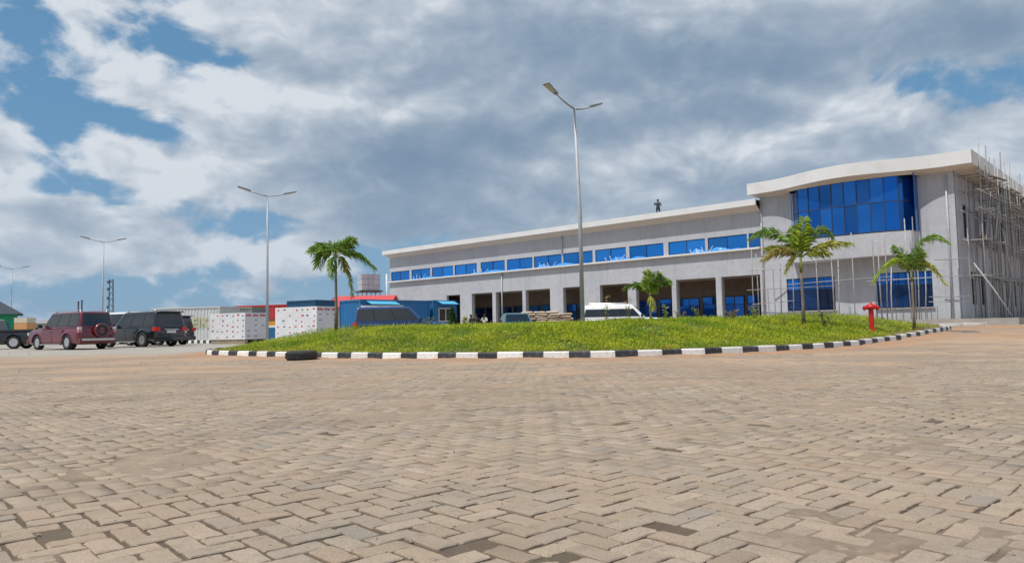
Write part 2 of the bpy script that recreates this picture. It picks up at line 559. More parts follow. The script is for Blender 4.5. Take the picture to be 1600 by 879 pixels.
n1 = t.noise(geo, 1.7, 6, 0.6)
n2 = t.noise(geo, 24, 6, 0.7)
n3 = t.noise(geo, 160, 4, 0.7)
colr = t.mix(t.m('MULTIPLY', t.mr(n1, 0.42, 0.66), 0.5), ramp.outputs[0], (0.395, 0.305, 0.222))
colr = t.mix(t.m('MULTIPLY', t.mr(t.noise(geo, 5.5, 7, 0.7, 0.6), 0.56, 0.70), 0.62), colr, (0.185, 0.145, 0.108))
colr = t.mix(t.m('MULTIPLY', t.mr(n2, 0.50, 0.75), 0.6), colr, (0.215, 0.168, 0.125))
band = t.noise(t.v('MULTIPLY', geo, (0.32, 1.1, 1.0)), 1.0, 6, 0.62, 0.3)
colr = t.mix(t.m('MULTIPLY', t.mr(band, 0.50, 0.68), 0.55), colr, (0.205, 0.162, 0.122))
dust = t.m('MULTIPLY', t.mr(t.noise(geo, 0.8, 5, 0.6), 0.40, 0.62), 0.5)
colr = t.mix(dust, colr, (0.39, 0.292, 0.205))
colr = t.v('SCALE', colr, scale=t.mr(n3, 0.25, 0.75, 0.66, 1.32))
colr = t.v('MULTIPLY', colr, (0.94, 0.935, 0.935))
t.put(bs.inputs['Base Color'], colr)
bs.inputs['Roughness'].default_value = 0.9
bs.inputs['Specular IOR Level'].default_value = 0.25
bn = t.node('ShaderNodeBump'); bn.inputs['Strength'].default_value = 0.8; bn.inputs['Distance'].default_value = 0.005
t.put(bn.inputs['Height'], t.m('ADD', t.m('MULTIPLY', n2, 0.7), t.m('MULTIPLY', n3, 0.4)))
t.put(bs.inputs['Normal'], bn.outputs[0])

paving = thing('paving', None, None)
tag(paving, 'worn beige concrete block paving laid in herringbone', kind='structure')
# which blocks show largest: the nearest ones inside the frame
vis = []
for i in range(NP):
    if wy[i] < 6.5:
        q = CAMROT.transposed() @ Vector((wx[i], wy[i], -CAMH))
        if -q.z > 0.3:
            u_ = CXP + FPX * q.x / -q.z; v_ = CYP - FPX * q.y / -q.z
            if -40 < u_ < 1640 and v_ < 920:
                vis.append((wx[i] ** 2 + wy[i] ** 2, i))
vis.sort()
single = np.zeros(NP, bool)
single[[i for _, i in vis[:300]]] = True
def block_mesh(k):
    r_ = random.Random(k)
    L_, W_ = 0.197, 0.0965
    ring = []
    for sx_, sy_ in ((1, 1), (-1, 1), (-1, -1), (1, -1)):
        c_ = 0.006 + r_.random() ** 2 * 0.016
        px_, py_ = sx_ * L_ / 2, sy_ * W_ / 2
        a_ = (px_ - sx_ * c_, py_); b_ = (px_, py_ - sy_ * c_)
        m_ = (px_ - sx_ * c_ * 0.3, py_ - sy_ * c_ * 0.3)
        ring += [a_, m_, b_] if sx_ * sy_ < 0 else [b_, m_, a_]
        nx_ = {(1, 1): (0, 1), (-1, 1): (-1, 0), (-1, -1): (0, -1), (1, -1): (1, 0)}[(sx_, sy_)]
        if nx_[0] == 0:
            for q in (0.25, 0.0, -0.25):
                ring.append((q * L_ * nx_[1], nx_[1] * (W_ / 2 - r_.random() ** 2 * 0.006)))
        else:
            ring.append((nx_[0] * (L_ / 2 - r_.random() ** 2 * 0.005), 0))
    n = len(ring)
    mb_ = MB()
    jit = [(r_.uniform(-.0012, .0012), r_.uniform(-.0012, .0012)) for _ in ring]
    ins = [0.0025 + r_.random() ** 2 * 0.005 for _ in ring]
    top = [((x - math.copysign(min(i_, abs(x)), x)) + j[0], (y - math.copysign(min(i_, abs(y)), y)) + j[1], r_.uniform(-.0012, .0008)) for (x, y), j, i_ in zip(ring, jit, ins)]
    mid = [(x + j[0], y + j[1], -0.0035 - r_.random() * 0.002) for (x, y), j in zip(ring, jit)]
    bot = [(x, y, -0.05) for (x, y, z) in mid]
    vs = top + mid + bot + [(0, 0, 0.0006)]
    fs = [(i, (i + 1) % n, 3 * n) for i in range(n)]
    fs += [(i, i + n, (i + 1) % n + n, (i + 1) % n) for i in range(n)]
    fs += [(i + n, i + 2 * n, (i + 1) % n + 2 * n, (i + 1) % n + n) for i in range(n)]
    mb_.add(vs, fs)
    me = mb_.mesh('paver', pav_mat)
    set_tint(me, np.full((len(me.vertices), 3), r_.random()))
    return me
bmeshes = [block_mesh(k) for k in range(14)]
for n_, i in enumerate(np.nonzero(single)[0]):
    inst('paver', bmeshes[n_ * 5 % 14], paving, (wx[i], wy[i], tz[i]), (tiltx[i], tilty[i], rot[i] + (PI if i % 2 else 0)))
rest = np.nonzero(~single)[0]
n = len(rest)
hx, hy = 0.0985, 0.0482
ox = np.array([-1, 1, 1, -1]); oy = np.array([-1, -1, 1, 1])
def ring_of(inset, z):
    jx = RNG.normal(0, 0.0016, (n, 4)); jy = RNG.normal(0, 0.0016, (n, 4))
    lx = ox[None] * (hx - inset) + jx; ly = oy[None] * (hy - inset) + jy
    lz = np.broadcast_to(z, (n, 4)) + lx * -tilty[rest][:, None] + ly * tiltx[rest][:, None]
    c_, s_ = np.cos(rot[rest])[:, None], np.sin(rot[rest])[:, None]
    return np.stack([wx[rest][:, None] + lx * c_ - ly * s_, wy[rest][:, None] + lx * s_ + ly * c_, tz[rest][:, None] + lz], -1)
rings = np.concatenate([ring_of(0.004, 0.0), ring_of(0.0, -0.004), ring_of(0.0, -0.04)], 1)      # n,12,3
fl = [(0, 1, 2, 3)] + [(4 + k, 4 + (k + 1) % 4, (k + 1) % 4, k) for k in range(4)] + [(8 + k, 8 + (k + 1) % 4, 4 + (k + 1) % 4, 4 + k) for k in range(4)]
faces = (np.array(fl)[None] + (np.arange(n) * 12)[:, None, None]).reshape(-1, 4)
pme = bpy.data.meshes.new('paver_field')
fast_mesh(pme, rings.reshape(-1, 3), faces)
set_tint(pme, np.repeat(RNG.random(n), 12)[:, None])
pme.materials.append(pav_mat)
po = bpy.data.objects.new('paver_field', pme)
COL.objects.link(po)
po.parent = paving
tag(po, kind='stuff')

# ------------------------------------------------------------------ painted kerb round the island
kw = M('kerb_white', (0.78, 0.77, 0.74), 0.75, var=0.06, bump=0.25, bscale=30, dirt=0.8, dirtcol=(0.42, 0.31, 0.23), dscale=3.4, rnd=0.10)
kb = M('kerb_black', (0.030, 0.034, 0.042), 0.6, var=0.25, bump=0.25, bscale=30, dirt=0.7, dirtcol=(0.22, 0.18, 0.15), dscale=3.2, rnd=0.35)
kerb = thing('kerb', None, None)
tag(kerb, 'black and white painted concrete kerb round the planted island', kind='structure')
def kerb_stone(a, b, w, h, mat_, parent, zf=gzf, gap=0.006):
    """one kerb stone from a to b (plan points)"""
    a = Vector((a[0], a[1], 0)); b = Vector((b[0], b[1], 0))
    mid = (a + b) / 2
    L_ = (b - a).length - gap
    mb_ = MB()
    c_ = 0.028
    prof = [(-w / 2 - 0.02, -0.12), (-w / 2, h - c_), (-w / 2 + c_, h), (w / 2 - 0.01, h), (w / 2, h - 0.01), (w / 2, -0.12)]
    vs = [(-L_ / 2, y, z) for y, z in prof] + [(L_ / 2, y, z) for y, z in prof]
    k = len(prof)
    fs = [tuple(range(k)), tuple(range(2 * k - 1, k - 1, -1))] + [(i, i + k, (i + 1) % k + k, (i + 1) % k) for i in range(k)]
    mb_.add(vs, fs)
    o = mb_.build('kerb_stone', mat_, parent)
    o.location = (mid.x, mid.y, zf(mid.x, mid.y) + random.uniform(-0.008, 0.008))
    o.rotation_euler = (random.uniform(-0.02, 0.02), random.uniform(-.006, .006), math.atan2(b.y - a.y, b.x - a.x) + random.uniform(-.008, .008))
    return o
s = 0.0
white = True
while s < KCUM[-1] - 0.35:
    ln = (0.64 if white else 0.53) * random.uniform(0.95, 1.06)
    kerb_stone(kerb_at(s), kerb_at(min(s + ln, KCUM[-1])), 0.16, 0.185, kw if white else kb, kerb)
    s += ln
    white = not white

# ------------------------------------------------------------------ earth mound inside the kerb
def mound_h(x, y, d):
    base = gz(x, y) + 0.13
    return base + 0.66 * sstep(0.0, 5.2, d) + 0.10 * (fbm(np.asarray(x) * 0.5, np.asarray(y) * 0.5, 91, 3) - 0.5) * sstep(0.2, 2, d) + 0.05 * sstep(2, 9, np.asarray(x)) * sstep(1, 4, d)
ring_b = KERB[::2]
nb = len(ring_b)
tt = np.concatenate([np.linspace(0.004, 0.55, 40), np.linspace(0.58, 1.0, 14)])
mv = []
for q in tt:
    mv.append(ring_b + (ISL_C - ring_b) * q)
mv = np.concatenate(mv)
mdist = np.maximum(kerb_dist(mv[:, 0], mv[:, 1]), 0)
mz = mound_h(mv[:, 0], mv[:, 1], mdist)
mi_ = np.arange(len(tt) * nb).reshape(len(tt), nb)
mq = np.stack([mi_[:-1], np.roll(mi_[:-1], -1, 1), np.roll(mi_[1:], -1, 1), mi_[1:]], -1).reshape(-1, 4)
mme = bpy.data.meshes.new('earth_mound')
fast_mesh(mme, np.stack([mv[:, 0], mv[:, 1], mz], -1), mq)
mc = lerp((0.30, 0.17, 0.09), (0.10, 0.10, 0.035), sstep(0.1, 0.9, mdist))
set_tint(mme, mc)
mme.polygons.foreach_set('use_smooth', [True] * len(mme.polygons))
mme.materials.append(MATS['soil'])
mo = bpy.data.objects.new('earth_mound', mme)
COL.objects.link(mo)
tag(mo, 'low earth mound filling the kerbed island', kind='structure')

# ------------------------------------------------------------------ grass and low weeds over the mound
leaf_mat = attr_mat('leaf', 0.55, 0.0, 40, 3.0, 0.12, subs=0.40, spec=0.35)
def leaves_mesh(name, P, D, L, W, N, cols, mat_=None, fold=0.25, droop=0.0):
    """many bent leaves: base P, direction D, length L, width W, side vectors N"""
    n = len(P)
    D = D / np.linalg.norm(D, axis=1)[:, None]
    N = N / np.linalg.norm(N, axis=1)[:, None]
    U = np.cross(N, D)
    mid = P + D * (L * 0.5)[:, None]
    tip = P + D * L[:, None]
    tip[:, 2] -= droop * L
    l_ = mid + N * (W / 2)[:, None] + U * (W * fold)[:, None]
    r_ = mid - N * (W / 2)[:, None] + U * (W * fold)[:, None]
    vs = np.stack([P, l_, tip, r_], 1).reshape(-1, 3)
    f = (np.array([[0, 1, 2], [0, 2, 3]])[None] + (np.arange(n) * 4)[:, None, None]).reshape(-1, 3)
    me = bpy.data.meshes.new(name)
    fast_mesh(me, vs, f)
    set_tint(me, np.repeat(cols, 4, 0))
    me.materials.append(mat_ or leaf_mat)
    return me
NG = 170000
q = RNG.random(NG * 3) ** 1.0
th = RNG.integers(0, len(KERB), NG * 3)
rad = np.sqrt(RNG.random(NG * 3))
b = KERB[th] + RNG.normal(0, 0.15, (NG * 3, 2))
pts = ISL_C + (b - ISL_C) * rad[:, None]
front = pts[:, 1] < 28 + 0.1 * pts[:, 0]
w_ = np.where(front, 1.0, 0.33)
pts = pts[RNG.random(len(pts)) < w_][:NG]
d_ = kerb_dist(pts[:, 0], pts[:, 1])
bare = fbm(pts[:, 0] * 1.1, pts[:, 1] * 1.1, 121, 3)
ok = (d_ > 0.12) & (RNG.random(len(pts)) < np.clip(sstep(0.05, 0.75, d_ - 1.1 * (bare - 0.40)) + 0.10, 0.05, 1) * (1 - 0.75 * sstep(0.62, 0.74, fbm(pts[:, 0] * 0.7 + 4, pts[:, 1] * 0.7, 171, 3))))
pts, d_ = pts[ok], d_[ok]
n = len(pts)
lush = fbm(pts[:, 0] * 0.55, pts[:, 1] * 0.9, 141, 4)
hgt = (0.40 + 1.0 * lush) * (0.45 + 0.55 * sstep(0.1, 1.3, d_))
pz = mound_h(pts[:, 0], pts[:, 1], d_) - 0.01 + RNG.random(n) * 0.10 * hgt
P = np.stack([pts[:, 0], pts[:, 1], pz], -1)
aa = RNG.random(n) * 2 * PI
up = RNG.uniform(0.15, 1.6, n)
D = np.stack([np.cos(aa), np.sin(aa), up], -1)
N = np.stack([-np.sin(aa), np.cos(aa), RNG.normal(0, 0.3, n)], -1)
blade = RNG.random(n) < 0.30
L = np.where(blade, RNG.uniform(0.12, 0.26, n), RNG.uniform(0.05, 0.13, n)) * hgt * 1.05
W = np.where(blade, RNG.uniform(0.010, 0.02, n), RNG.uniform(0.025, 0.06, n))
g1 = np.array((0.44, 0.50, 0.028)); g2 = np.array((0.21, 0.33, 0.022)); g3 = np.array((0.50, 0.42, 0.06)); g4 = np.array((0.36, 0.22, 0.09))
mixv = np.clip(0.55 + 3.4 * (fbm(pts[:, 0] * 1.2, pts[:, 1] * 1.6, 151, 3) - 0.5) + RNG.normal(0, 0.25, n), 0, 1)
cols = g2[None] * (1 - mixv[:, None]) + g1[None] * mixv[:, None]
yel = (RNG.random(n) < 0.04 + 0.20 * sstep(1.6, 0.2, d_))
cols[yel] = g3 * 0.9
brn = (RNG.random(n) < 0.03 + 0.28 * sstep(0.9, 0.1, d_) * (bare[ok] > 0.42))
cols[brn] = g4
cols *= RNG.uniform(0.82, 1.14, n)[:, None]
grass = bpy.data.objects.new('grass', leaves_mesh('grass', P, D, L, W, N, cols, droop=0.12))
COL.objects.link(grass)
tag(grass, 'bright yellow green grass and low weeds covering the mound', kind='stuff')
def mound_z(x, y):
    d = np.maximum(kerb_dist([x], [y]), 0)
    return float(mound_h(np.array([x]), np.array([y]), d)[0])

# ================================================================== THE OFFICE BUILDING
BX, BY = 26.787, 44.0
BROT = -R(43)
BM = Matrix.Translation((BX, BY, 0)) @ Matrix.Rotation(BROT, 4, 'Z')      # local X along the front to the right, Y into the building
def blocal(x, y, z):
    return BM @ Vector((x, y, z))
plaster = M('cement_render', (0.475, 0.492, 0.53), 0.92, var=0.09, vscale=0.55, bump=0.35, bscale=14, dirt=0.22, dirtcol=(0.33, 0.335, 0.345), dscale=0.35, spec=0.2)
def render_wall(name):
    mt = bpy.data.materials.new(name); mt.use_nodes = True
    t = NT(mt.node_tree); bs = t.n['Principled BSDF']
    tc = t.node('ShaderNodeTexCoord').outputs['Object']
    st = t.v('MULTIPLY', tc, (2.2, 2.2, 0.16))
    col = t.mix(t.mr(t.noise(tc, 0.5, 6, 0.65), 0.3, 0.7), (0.435, 0.45, 0.485), (0.52, 0.535, 0.57))
    col = t.mix(t.m('MULTIPLY', t.mr(t.noise(tc, 1.7, 7, 0.7, 0.5), 0.50, 0.66), 0.45), col, (0.385, 0.395, 0.42))
    col = t.mix(t.m('MULTIPLY', t.mr(t.noise(st, 1.6, 5, 0.6), 0.54, 0.72), 0.45), col, (0.32, 0.325, 0.335))
    col = t.mix(t.m('MULTIPLY', t.mr(t.noise(tc, 0.23, 3, 0.5), 0.52, 0.60), 0.30), col, (0.56, 0.565, 0.58))
    sp = t.node('ShaderNodeSeparateXYZ'); t.put(sp.inputs[0], tc)
    low_ = t.m('MULTIPLY', t.mr(t.m('ADD', sp.outputs[2], t.m('MULTIPLY', t.noise(tc, 1.4, 4), 1.6)), 1.3, 2.3, 1.0, 0.0), 0.5)
    col = t.mix(low_, col, (0.36, 0.29, 0.225))
    fine_ = t.noise(tc, 22, 5, 0.7)
    col = t.v('SCALE', col, scale=t.mr(fine_, 0.2, 0.8, 0.88, 1.12))
    t.put(bs.inputs['Base Color'], col)
    bs.inputs['Roughness'].default_value = 0.93; bs.inputs['Specular IOR Level'].default_value = 0.2
    bn = t.node('ShaderNodeBump'); bn.inputs['Strength'].default_value = 0.5; bn.inputs['Distance'].default_value = 0.03
    t.put(bn.inputs['Height'], t.m('ADD', fine_, t.m('MULTIPLY', t.noise(tc, 2.5, 4), 2.0)))
    t.put(bs.inputs['Normal'], bn.outputs[0])
    return mt
plaster = render_wall('weathered_cement_render')
trim = M('white_fascia_paint', (0.73, 0.73, 0.725), 0.7, var=0.06, vscale=0.7, dirt=0.3, dirtcol=(0.55, 0.51, 0.45), dscale=0.8)
soffit_m = M('shaded_white_soffit_paint', (0.66, 0.62, 0.56), 0.8, var=0.06, vscale=0.8)  # same white paint as the fascia, with its shade put into the colour
concrete = M('rough_concrete', (0.36, 0.34, 0.315), 0.95, var=0.18, vscale=1.2, bump=0.5, bscale=20)
frame_m = M('window_frame_paint', (0.03, 0.05, 0.11), 0.4, var=0.1)
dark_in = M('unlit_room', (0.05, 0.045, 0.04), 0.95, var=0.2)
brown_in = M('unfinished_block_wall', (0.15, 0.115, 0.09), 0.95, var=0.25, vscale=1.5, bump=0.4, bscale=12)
roof_m = M('roof_sheet', (0.62, 0.62, 0.61), 0.5, var=0.06)
pipe_m = M('grey_pipe', (0.45, 0.46, 0.47), 0.5, var=0.08)
def glass_mat(name, col, metal=0.55, rough=0.07, var=0.25):
    mt = bpy.data.materials.new(name); mt.use_nodes = True
    t = NT(mt.node_tree); bs = t.n['Principled BSDF']
    oi = t.node('ShaderNodeObjectInfo').outputs['Random']
    hv = t.node('ShaderNodeHueSaturation')
    hv.inputs['Color'].default_value = (*col, 1)
    t.put(hv.inputs['Value'], t.mr(oi, 0, 1, 1 - var, 1 + var))
    t.put(bs.inputs['Base Color'], hv.outputs[0])
    bs.inputs['Metallic'].default_value = metal
    bs.inputs['Roughness'].default_value = rough
    tc = t.node('ShaderNodeTexCoord').outputs['Object']
    bn = t.node('ShaderNodeBump'); bn.inputs['Strength'].default_value = 0.06; bn.inputs['Distance'].default_value = 0.05
    t.put(bn.inputs['Height'], t.noise(tc, 0.8, 2, 0.5))
    t.put(bs.inputs['Normal'], bn.outputs[0])
    MATS[name] = mt
    return mt
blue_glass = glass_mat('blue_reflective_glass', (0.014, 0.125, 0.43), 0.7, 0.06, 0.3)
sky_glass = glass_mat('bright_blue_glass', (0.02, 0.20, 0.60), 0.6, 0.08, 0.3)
darkened_glass = glass_mat('darkened_glass', (0.008, 0.035, 0.12), 0.4, 0.08, 0.6)  # the blue glass again, shade and dark reflections put into its colour

bld = thing('office_building', 'long two storey grey rendered building with blue windows and a curved glass front', 'building', (BX, BY, 0), BROT)

def wall_cells(mb_, u0, u1, z0, z1, holes, t, put):
    """a wall u0..u1 by z0..z1 with rectangular openings; put(u, depth, z) -> point"""
    us = sorted({u0, u1, *[q for h in holes for q in h[:2]]}); zs = sorted({z0, z1, *[q for h in holes for q in h[2:4]]})
    us = [q for q in us if u0 <= q <= u1]; zs = [q for q in zs if z0 <= q <= z1]
    for a, b_ in zip(us, us[1:]):
        for c, d in zip(zs, zs[1:]):
            m_ = ((a + b_) / 2, (c + d) / 2)
            if any(h[0] < m_[0] < h[1] and h[2] < m_[1] < h[3] for h in holes):
                continue
            mb_.add([put(a, 0, c), put(b_, 0, c), put(b_, 0, d), put(a, 0, d)], [(0, 1, 2, 3)])
            mb_.add([put(a, t, c), put(b_, t, c), put(b_, t, d), put(a, t, d)], [(3, 2, 1, 0)])
    for h in holes:
        a, b_, c, d = h
        for (p, q) in (((a, c), (a, d)), ((b_, c), (b_, d)), ((a, c), (b_, c)), ((a, d), (b_, d))):
            mb_.add([put(p[0], 0, p[1]), put(q[0], 0, q[1]), put(q[0], t, q[1]), put(p[0], t, p[1])], [(0, 1, 2, 3)])
    return mb_
front = lambda u, d, z: (u, d, z)
side_ = lambda u, d, z: (-d, u, z)

UPW = [(-54.85, -51.83), (-51.3, -48.4), (-47.95, -44.85), (-44.45, -41.4), (-40.7, -37.6), (-37.15, -34.1), (-33.75, -30.65), (-30.3, -27.25), (-26.8, -23.85), (-23.35, -20.3), (-19.7, -16.7), (-16.3, -13.35), (-13.05, -12.3)]
ARC = [(-45.8, -43.8), (-42.1, -39.25), (-38.8, -35.35), (-34.95, -32.0), (-30.5, -28.2), (-26.5, -23.7), (-22.9, -19.6), (-19.2, -15.85), (-15.4, -12.4)]
UPW = [(a - 0.08, min(b_ + 0.08, -12.25)) for a, b_ in UPW]
XL, XT = -55.2, -12.2
w = MB()
wall_cells(w, XL, XT, 0.2, 8.85, [(a, b_, 6.3, 7.32) for a, b_ in UPW] + [(a, b_, 0.25, 4.32) for a, b_ in ARC], 0.28, front)
w.build('front_wall', plaster, bld, fix=False)
w = MB(); w.box(XL, XL + 0.25, 0.281, 14, 0.2, 8.85); w.build('end_wall', plaster, bld)
w = MB(); w.box(XL, XT, 14, 14.25, 0.2, 8.85); w.build('rear_wall', plaster, bld)
# upper windows
def window_unit(parent, x0, x1, z0, z1, y, nx_, transom=None, gm=None, fw=0.05, axis='front', name='window', gm_low=None):
    """frame as the part, its panes as sub-parts; panes lean a hair so that each catches its own bit of sky"""
    gm = gm or blue_glass
    P = (lambda u, d, z: (u, y + d, z)) if axis == 'front' else (lambda u, d, z: (y - d, u, z))
    def bar(mb_, a, b_, c, d, t0=-0.04, t1=0.04):
        mb_.hexa([P(a, t0, c), P(b_, t0, c), P(b_, t1, c), P(a, t1, c)], [P(a, t0, d), P(b_, t0, d), P(b_, t1, d), P(a, t1, d)])
    f = MB()
    bar(f, x0, x0 + fw, z0, z1); bar(f, x1 - fw, x1, z0, z1)
    bar(f, x0 + fw, x1 - fw, z0, z0 + fw); bar(f, x0 + fw, x1 - fw, z1 - fw, z1)
    xs = [x0 + fw + (x1 - x0 - 2 * fw) * k / nx_ for k in range(nx_ + 1)]
    zs = [z0 + fw] + ([transom] if transom else []) + [z1 - fw]
    for q in xs[1:-1]:
        bar(f, q - 0.02, q + 0.02, z0 + fw, z1 - fw)
    for q in zs[1:-1]:
        for a, b_ in zip(xs, xs[1:]):
            bar(f, a + 0.02, b_ - 0.02, q - 0.02, q + 0.02)
    fo = f.build(name, frame_m, parent)
    for a, b_ in zip(xs, xs[1:]):
        for c, d in zip(zs, zs[1:]):
            k1, k2 = random.uniform(-.012, .012), random.uniform(-.012, .012)
            g = MB()
            e = 0.015
            g.hexa([P(a + e, 0.0 + k1, c + e), P(b_ - e, 0.0 - k1, c + e), P(b_ - e, 0.03 - k1, c + e), P(a + e, 0.03 + k1, c + e)],
                   [P(a + e, 0.0 + k1 + k2, d - e), P(b_ - e, 0.0 - k1 + k2, d - e), P(b_ - e, 0.03 - k1 + k2, d - e), P(a + e, 0.03 + k1 + k2, d - e)])
            g.build('pane', gm_low if (gm_low and transom and c < transom - 0.01) else gm, fo)
    return fo
for k, (a, b_) in enumerate(UPW):
    window_unit(bld, a, b_, 6.3, 7.32, 0.055, 1 if b_ - a < 1 else 2, gm=sky_glass, fw=0.035)
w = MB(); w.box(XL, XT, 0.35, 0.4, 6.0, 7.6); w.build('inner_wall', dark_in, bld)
w = MB(); w.box(XL - 0.05, XT - 0.04, -0.30, -0.001, 6.13, 6.25); w.build('sill_ledge', trim, bld)
# arcade: floor, ceiling, back wall with blue doors and windows
w = MB(); w.box(XL + 0.3, XT, 0.29, 3.6, 0.2, 0.62); w.build('arcade_floor', concrete, bld)
w = MB(); w.box(XL + 0.3, XT, 0.29, 3.6, 4.36, 4.5); w.build('arcade_ceiling', concrete, bld)
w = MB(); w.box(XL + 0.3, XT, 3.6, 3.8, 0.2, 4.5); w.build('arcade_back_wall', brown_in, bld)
for k, (a, b_) in enumerate(ARC):
    gm = blue_glass if k >= 6 or k in (3, 4) else darkened_glass  # bays that catch no light take the copy with the dimness in its colour
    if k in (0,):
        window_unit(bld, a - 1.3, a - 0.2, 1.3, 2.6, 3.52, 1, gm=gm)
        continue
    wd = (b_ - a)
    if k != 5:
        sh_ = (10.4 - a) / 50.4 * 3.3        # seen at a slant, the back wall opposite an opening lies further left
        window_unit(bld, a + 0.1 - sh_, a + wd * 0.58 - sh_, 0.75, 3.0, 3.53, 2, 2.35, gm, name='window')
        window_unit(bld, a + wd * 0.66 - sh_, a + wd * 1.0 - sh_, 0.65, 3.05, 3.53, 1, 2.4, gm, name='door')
    w = MB(); w.box(a - 0.42, a - 0.012, 0.281, 0.5, 0.62, 4.3) if k in (2, 7, 8) else w.box(a - 0.3, a - 0.012, 0.281, 0.45, 0.62, 4.3)
    w.build('column', concrete, bld)
# wing roof: fascia, sloped soffit and roof sheet
w = MB(); w.box(XL - 0.4, XT + 0.02, -0.75, -0.63, 9.22, 9.66); w.box(XL - 0.4, XL - 0.28, -0.63, 14.4, 9.22, 9.66); w.build('fascia', trim, bld)
w = MB()
w.add([(XL - 0.28, -0.63, 9.24), (XT + 0.02, -0.63, 9.24), (XT + 0.02, 0.0, 8.852), (XL, 0.0, 8.852)], [(0, 1, 2, 3)])
w.add([(XL - 0.28, -0.63, 9.24), (XL, 0.0, 8.852), (XL, 14.2, 8.852), (XL - 0.28, 14.4, 9.24)], [(0, 1, 2, 3)])
w.build('soffit', soffit_m, bld)
w = MB(); w.add([(XL - 0.28, -0.63, 9.6), (XT, -0.63, 9.6), (XT, 7, 9.78), (XL - 0.28, 7, 9.78), (XL - 0.28, 14.4, 9.6), (XT, 14.4, 9.6)], [(0, 1, 2, 3), (3, 2, 5, 4)]); w.build('roof', roof_m, bld)
for (xp, z0, z1) in ((-30.45, 7.35, 9.0), (-37.9, 0.7, 6.1), (-12.12, 0.6, 9.6)):
    w = MB(); w.tube([(xp, -0.07, z0), (xp, -0.07, z1)], 0.06, 8); w.build('downpipe', pipe_m, bld, smooth=True)

# ---- tower block with the bowed glass front
def bay_y(x):
    """how far the bowed front stands out at x"""
    t_ = (x + 5.97) / 3.93
    return -(0.35 + 1.25 * math.sqrt(max(0.0, 1 - 0.80 * t_ * t_)) - 0.15) if abs(t_) <= 1 else 0.0
GW = [(-10.5, -7.25), (-4.65, -1.45)]
TW, TD = 9.78, 27.0
w = MB()
wall_cells(w, XT + 0.001, 0, 0.2, TW, [(a, b_, 1.62, 3.86) for a, b_ in GW], 0.28, front)
w.build('tower_front_wall', plaster, bld, fix=False)
SW = []
for r0, r1, ya in ((5.9, 8.0, 1.95), (1.75, 3.85, 3.0)):
    for k in range(8):
        SW.append((ya + 2.95 * k, ya + 2.95 * k + 1.55, r0, r1))
w = MB(); wall_cells(w, 0.281, TD, 0.2, TW, SW, 0.28, side_); w.build('tower_side_wall', plaster, bld, fix=False)
for (a, b_, c, d) in SW:
    window_unit(bld, a, b_, c, d, -0.22, 1, c + 1.4, darkened_glass, axis='side')
w = MB(); w.box(XT, 0, TD, TD + 0.25, 0.2, TW); w.build('tower_rear_wall', plaster, bld)
w = MB(); w.box(XT, XT + 0.25, 0.29, TD, 8.0, TW); w.build('tower_flank_wall', plaster, bld)
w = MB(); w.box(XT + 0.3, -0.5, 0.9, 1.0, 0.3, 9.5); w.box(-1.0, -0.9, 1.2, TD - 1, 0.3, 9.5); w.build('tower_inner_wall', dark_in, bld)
for a, b_ in GW:
    window_unit(bld, a, b_, 1.62, 3.86, 0.1, 3, 3.05, blue_glass, gm_low=darkened_glass)  # lower panes: a dark reflection from below, painted as a darker tint
    w = MB(); w.box(a - 0.08, b_ + 0.08, -0.12, -0.001, 1.54, 1.62); w.build('sill', concrete, bld)
# bowed spandrel under the glass, and the glass itself
BXS = [-9.90 + (7.86) * k / 10 for k in range(11)]
fine = [-9.90 + 7.86 * k / 40 for k in range(41)]
def bow_strip(mb_, xs, off, z0, z1, thick=0.12):
    n_ = len(xs)
    vs = []
    for x in xs:
        vs += [(x, bay_y(x) + off, z0), (x, bay_y(x) + off, z1), (x, bay_y(x) + off + thick, z0), (x, bay_y(x) + off + thick, z1)]
    fs = []
    for k in range(n_ - 1):
        o = 4 * k
        fs += [(o, o + 4, o + 5, o + 1), (o + 2, o + 3, o + 7, o + 6), (o + 1, o + 5, o + 7, o + 3), (o, o + 2, o + 6, o + 4)]
    fs += [(0, 1, 3, 2), (4 * n_ - 4, 4 * n_ - 2, 4 * n_ - 1, 4 * n_ - 3)]
    mb_.add(vs, fs)
w = MB(); bow_strip(w, fine, 0.0, 4.88, 6.33)
n_ = len(fine)
w.add([(x, bay_y(x) + 0.05, 4.89) for x in fine] + [(x, 0.0, 4.89) for x in fine], [(k, k + 1, n_ + k + 1, n_ + k) for k in range(n_ - 1)])
for x in (fine[0], fine[-1]):
    w.add([(x, bay_y(x) + 0.1, 4.9), (x, -0.001, 4.9), (x, -0.001, 6.3), (x, bay_y(x) + 0.1, 6.3)], [(0, 1, 2, 3)])
w.build('bowed_spandrel', plaster, bld)
w = MB()
n_ = len(fine)
w.add([(x, bay_y(x) + 0.02, 6.335) for x in fine] + [(x, 0.0, 6.335) for x in fine], [(k, k + 1, n_ + k + 1, n_ + k) for k in range(n_ - 1)])
w.build('bay_floor', plaster, bld)
cw = MB()
for k, x in enumerate(BXS):
    y = bay_y(x) + 0.05
    cw.box(x - 0.028, x + 0.028, y - 0.02, y + 0.1, 6.34, 9.9)
for a, b_ in zip(BXS, BXS[1:]):
    for z in (6.40, 8.25, 9.86):
        ya, yb = bay_y(a) + 0.05, bay_y(b_) + 0.05
        cw.hexa([(a + .028, ya, z - .03), (b_ - .028, yb, z - .03), (b_ - .028, yb + .08, z - .03), (a + .028, ya + .08, z - .03)], [(a + .028, ya, z + .03), (b_ - .028, yb, z + .03), (b_ - .028, yb + .08, z + .03), (a + .028, ya + .08, z + .03)])
curt = cw.build('curtain_wall_frame', frame_m, bld)
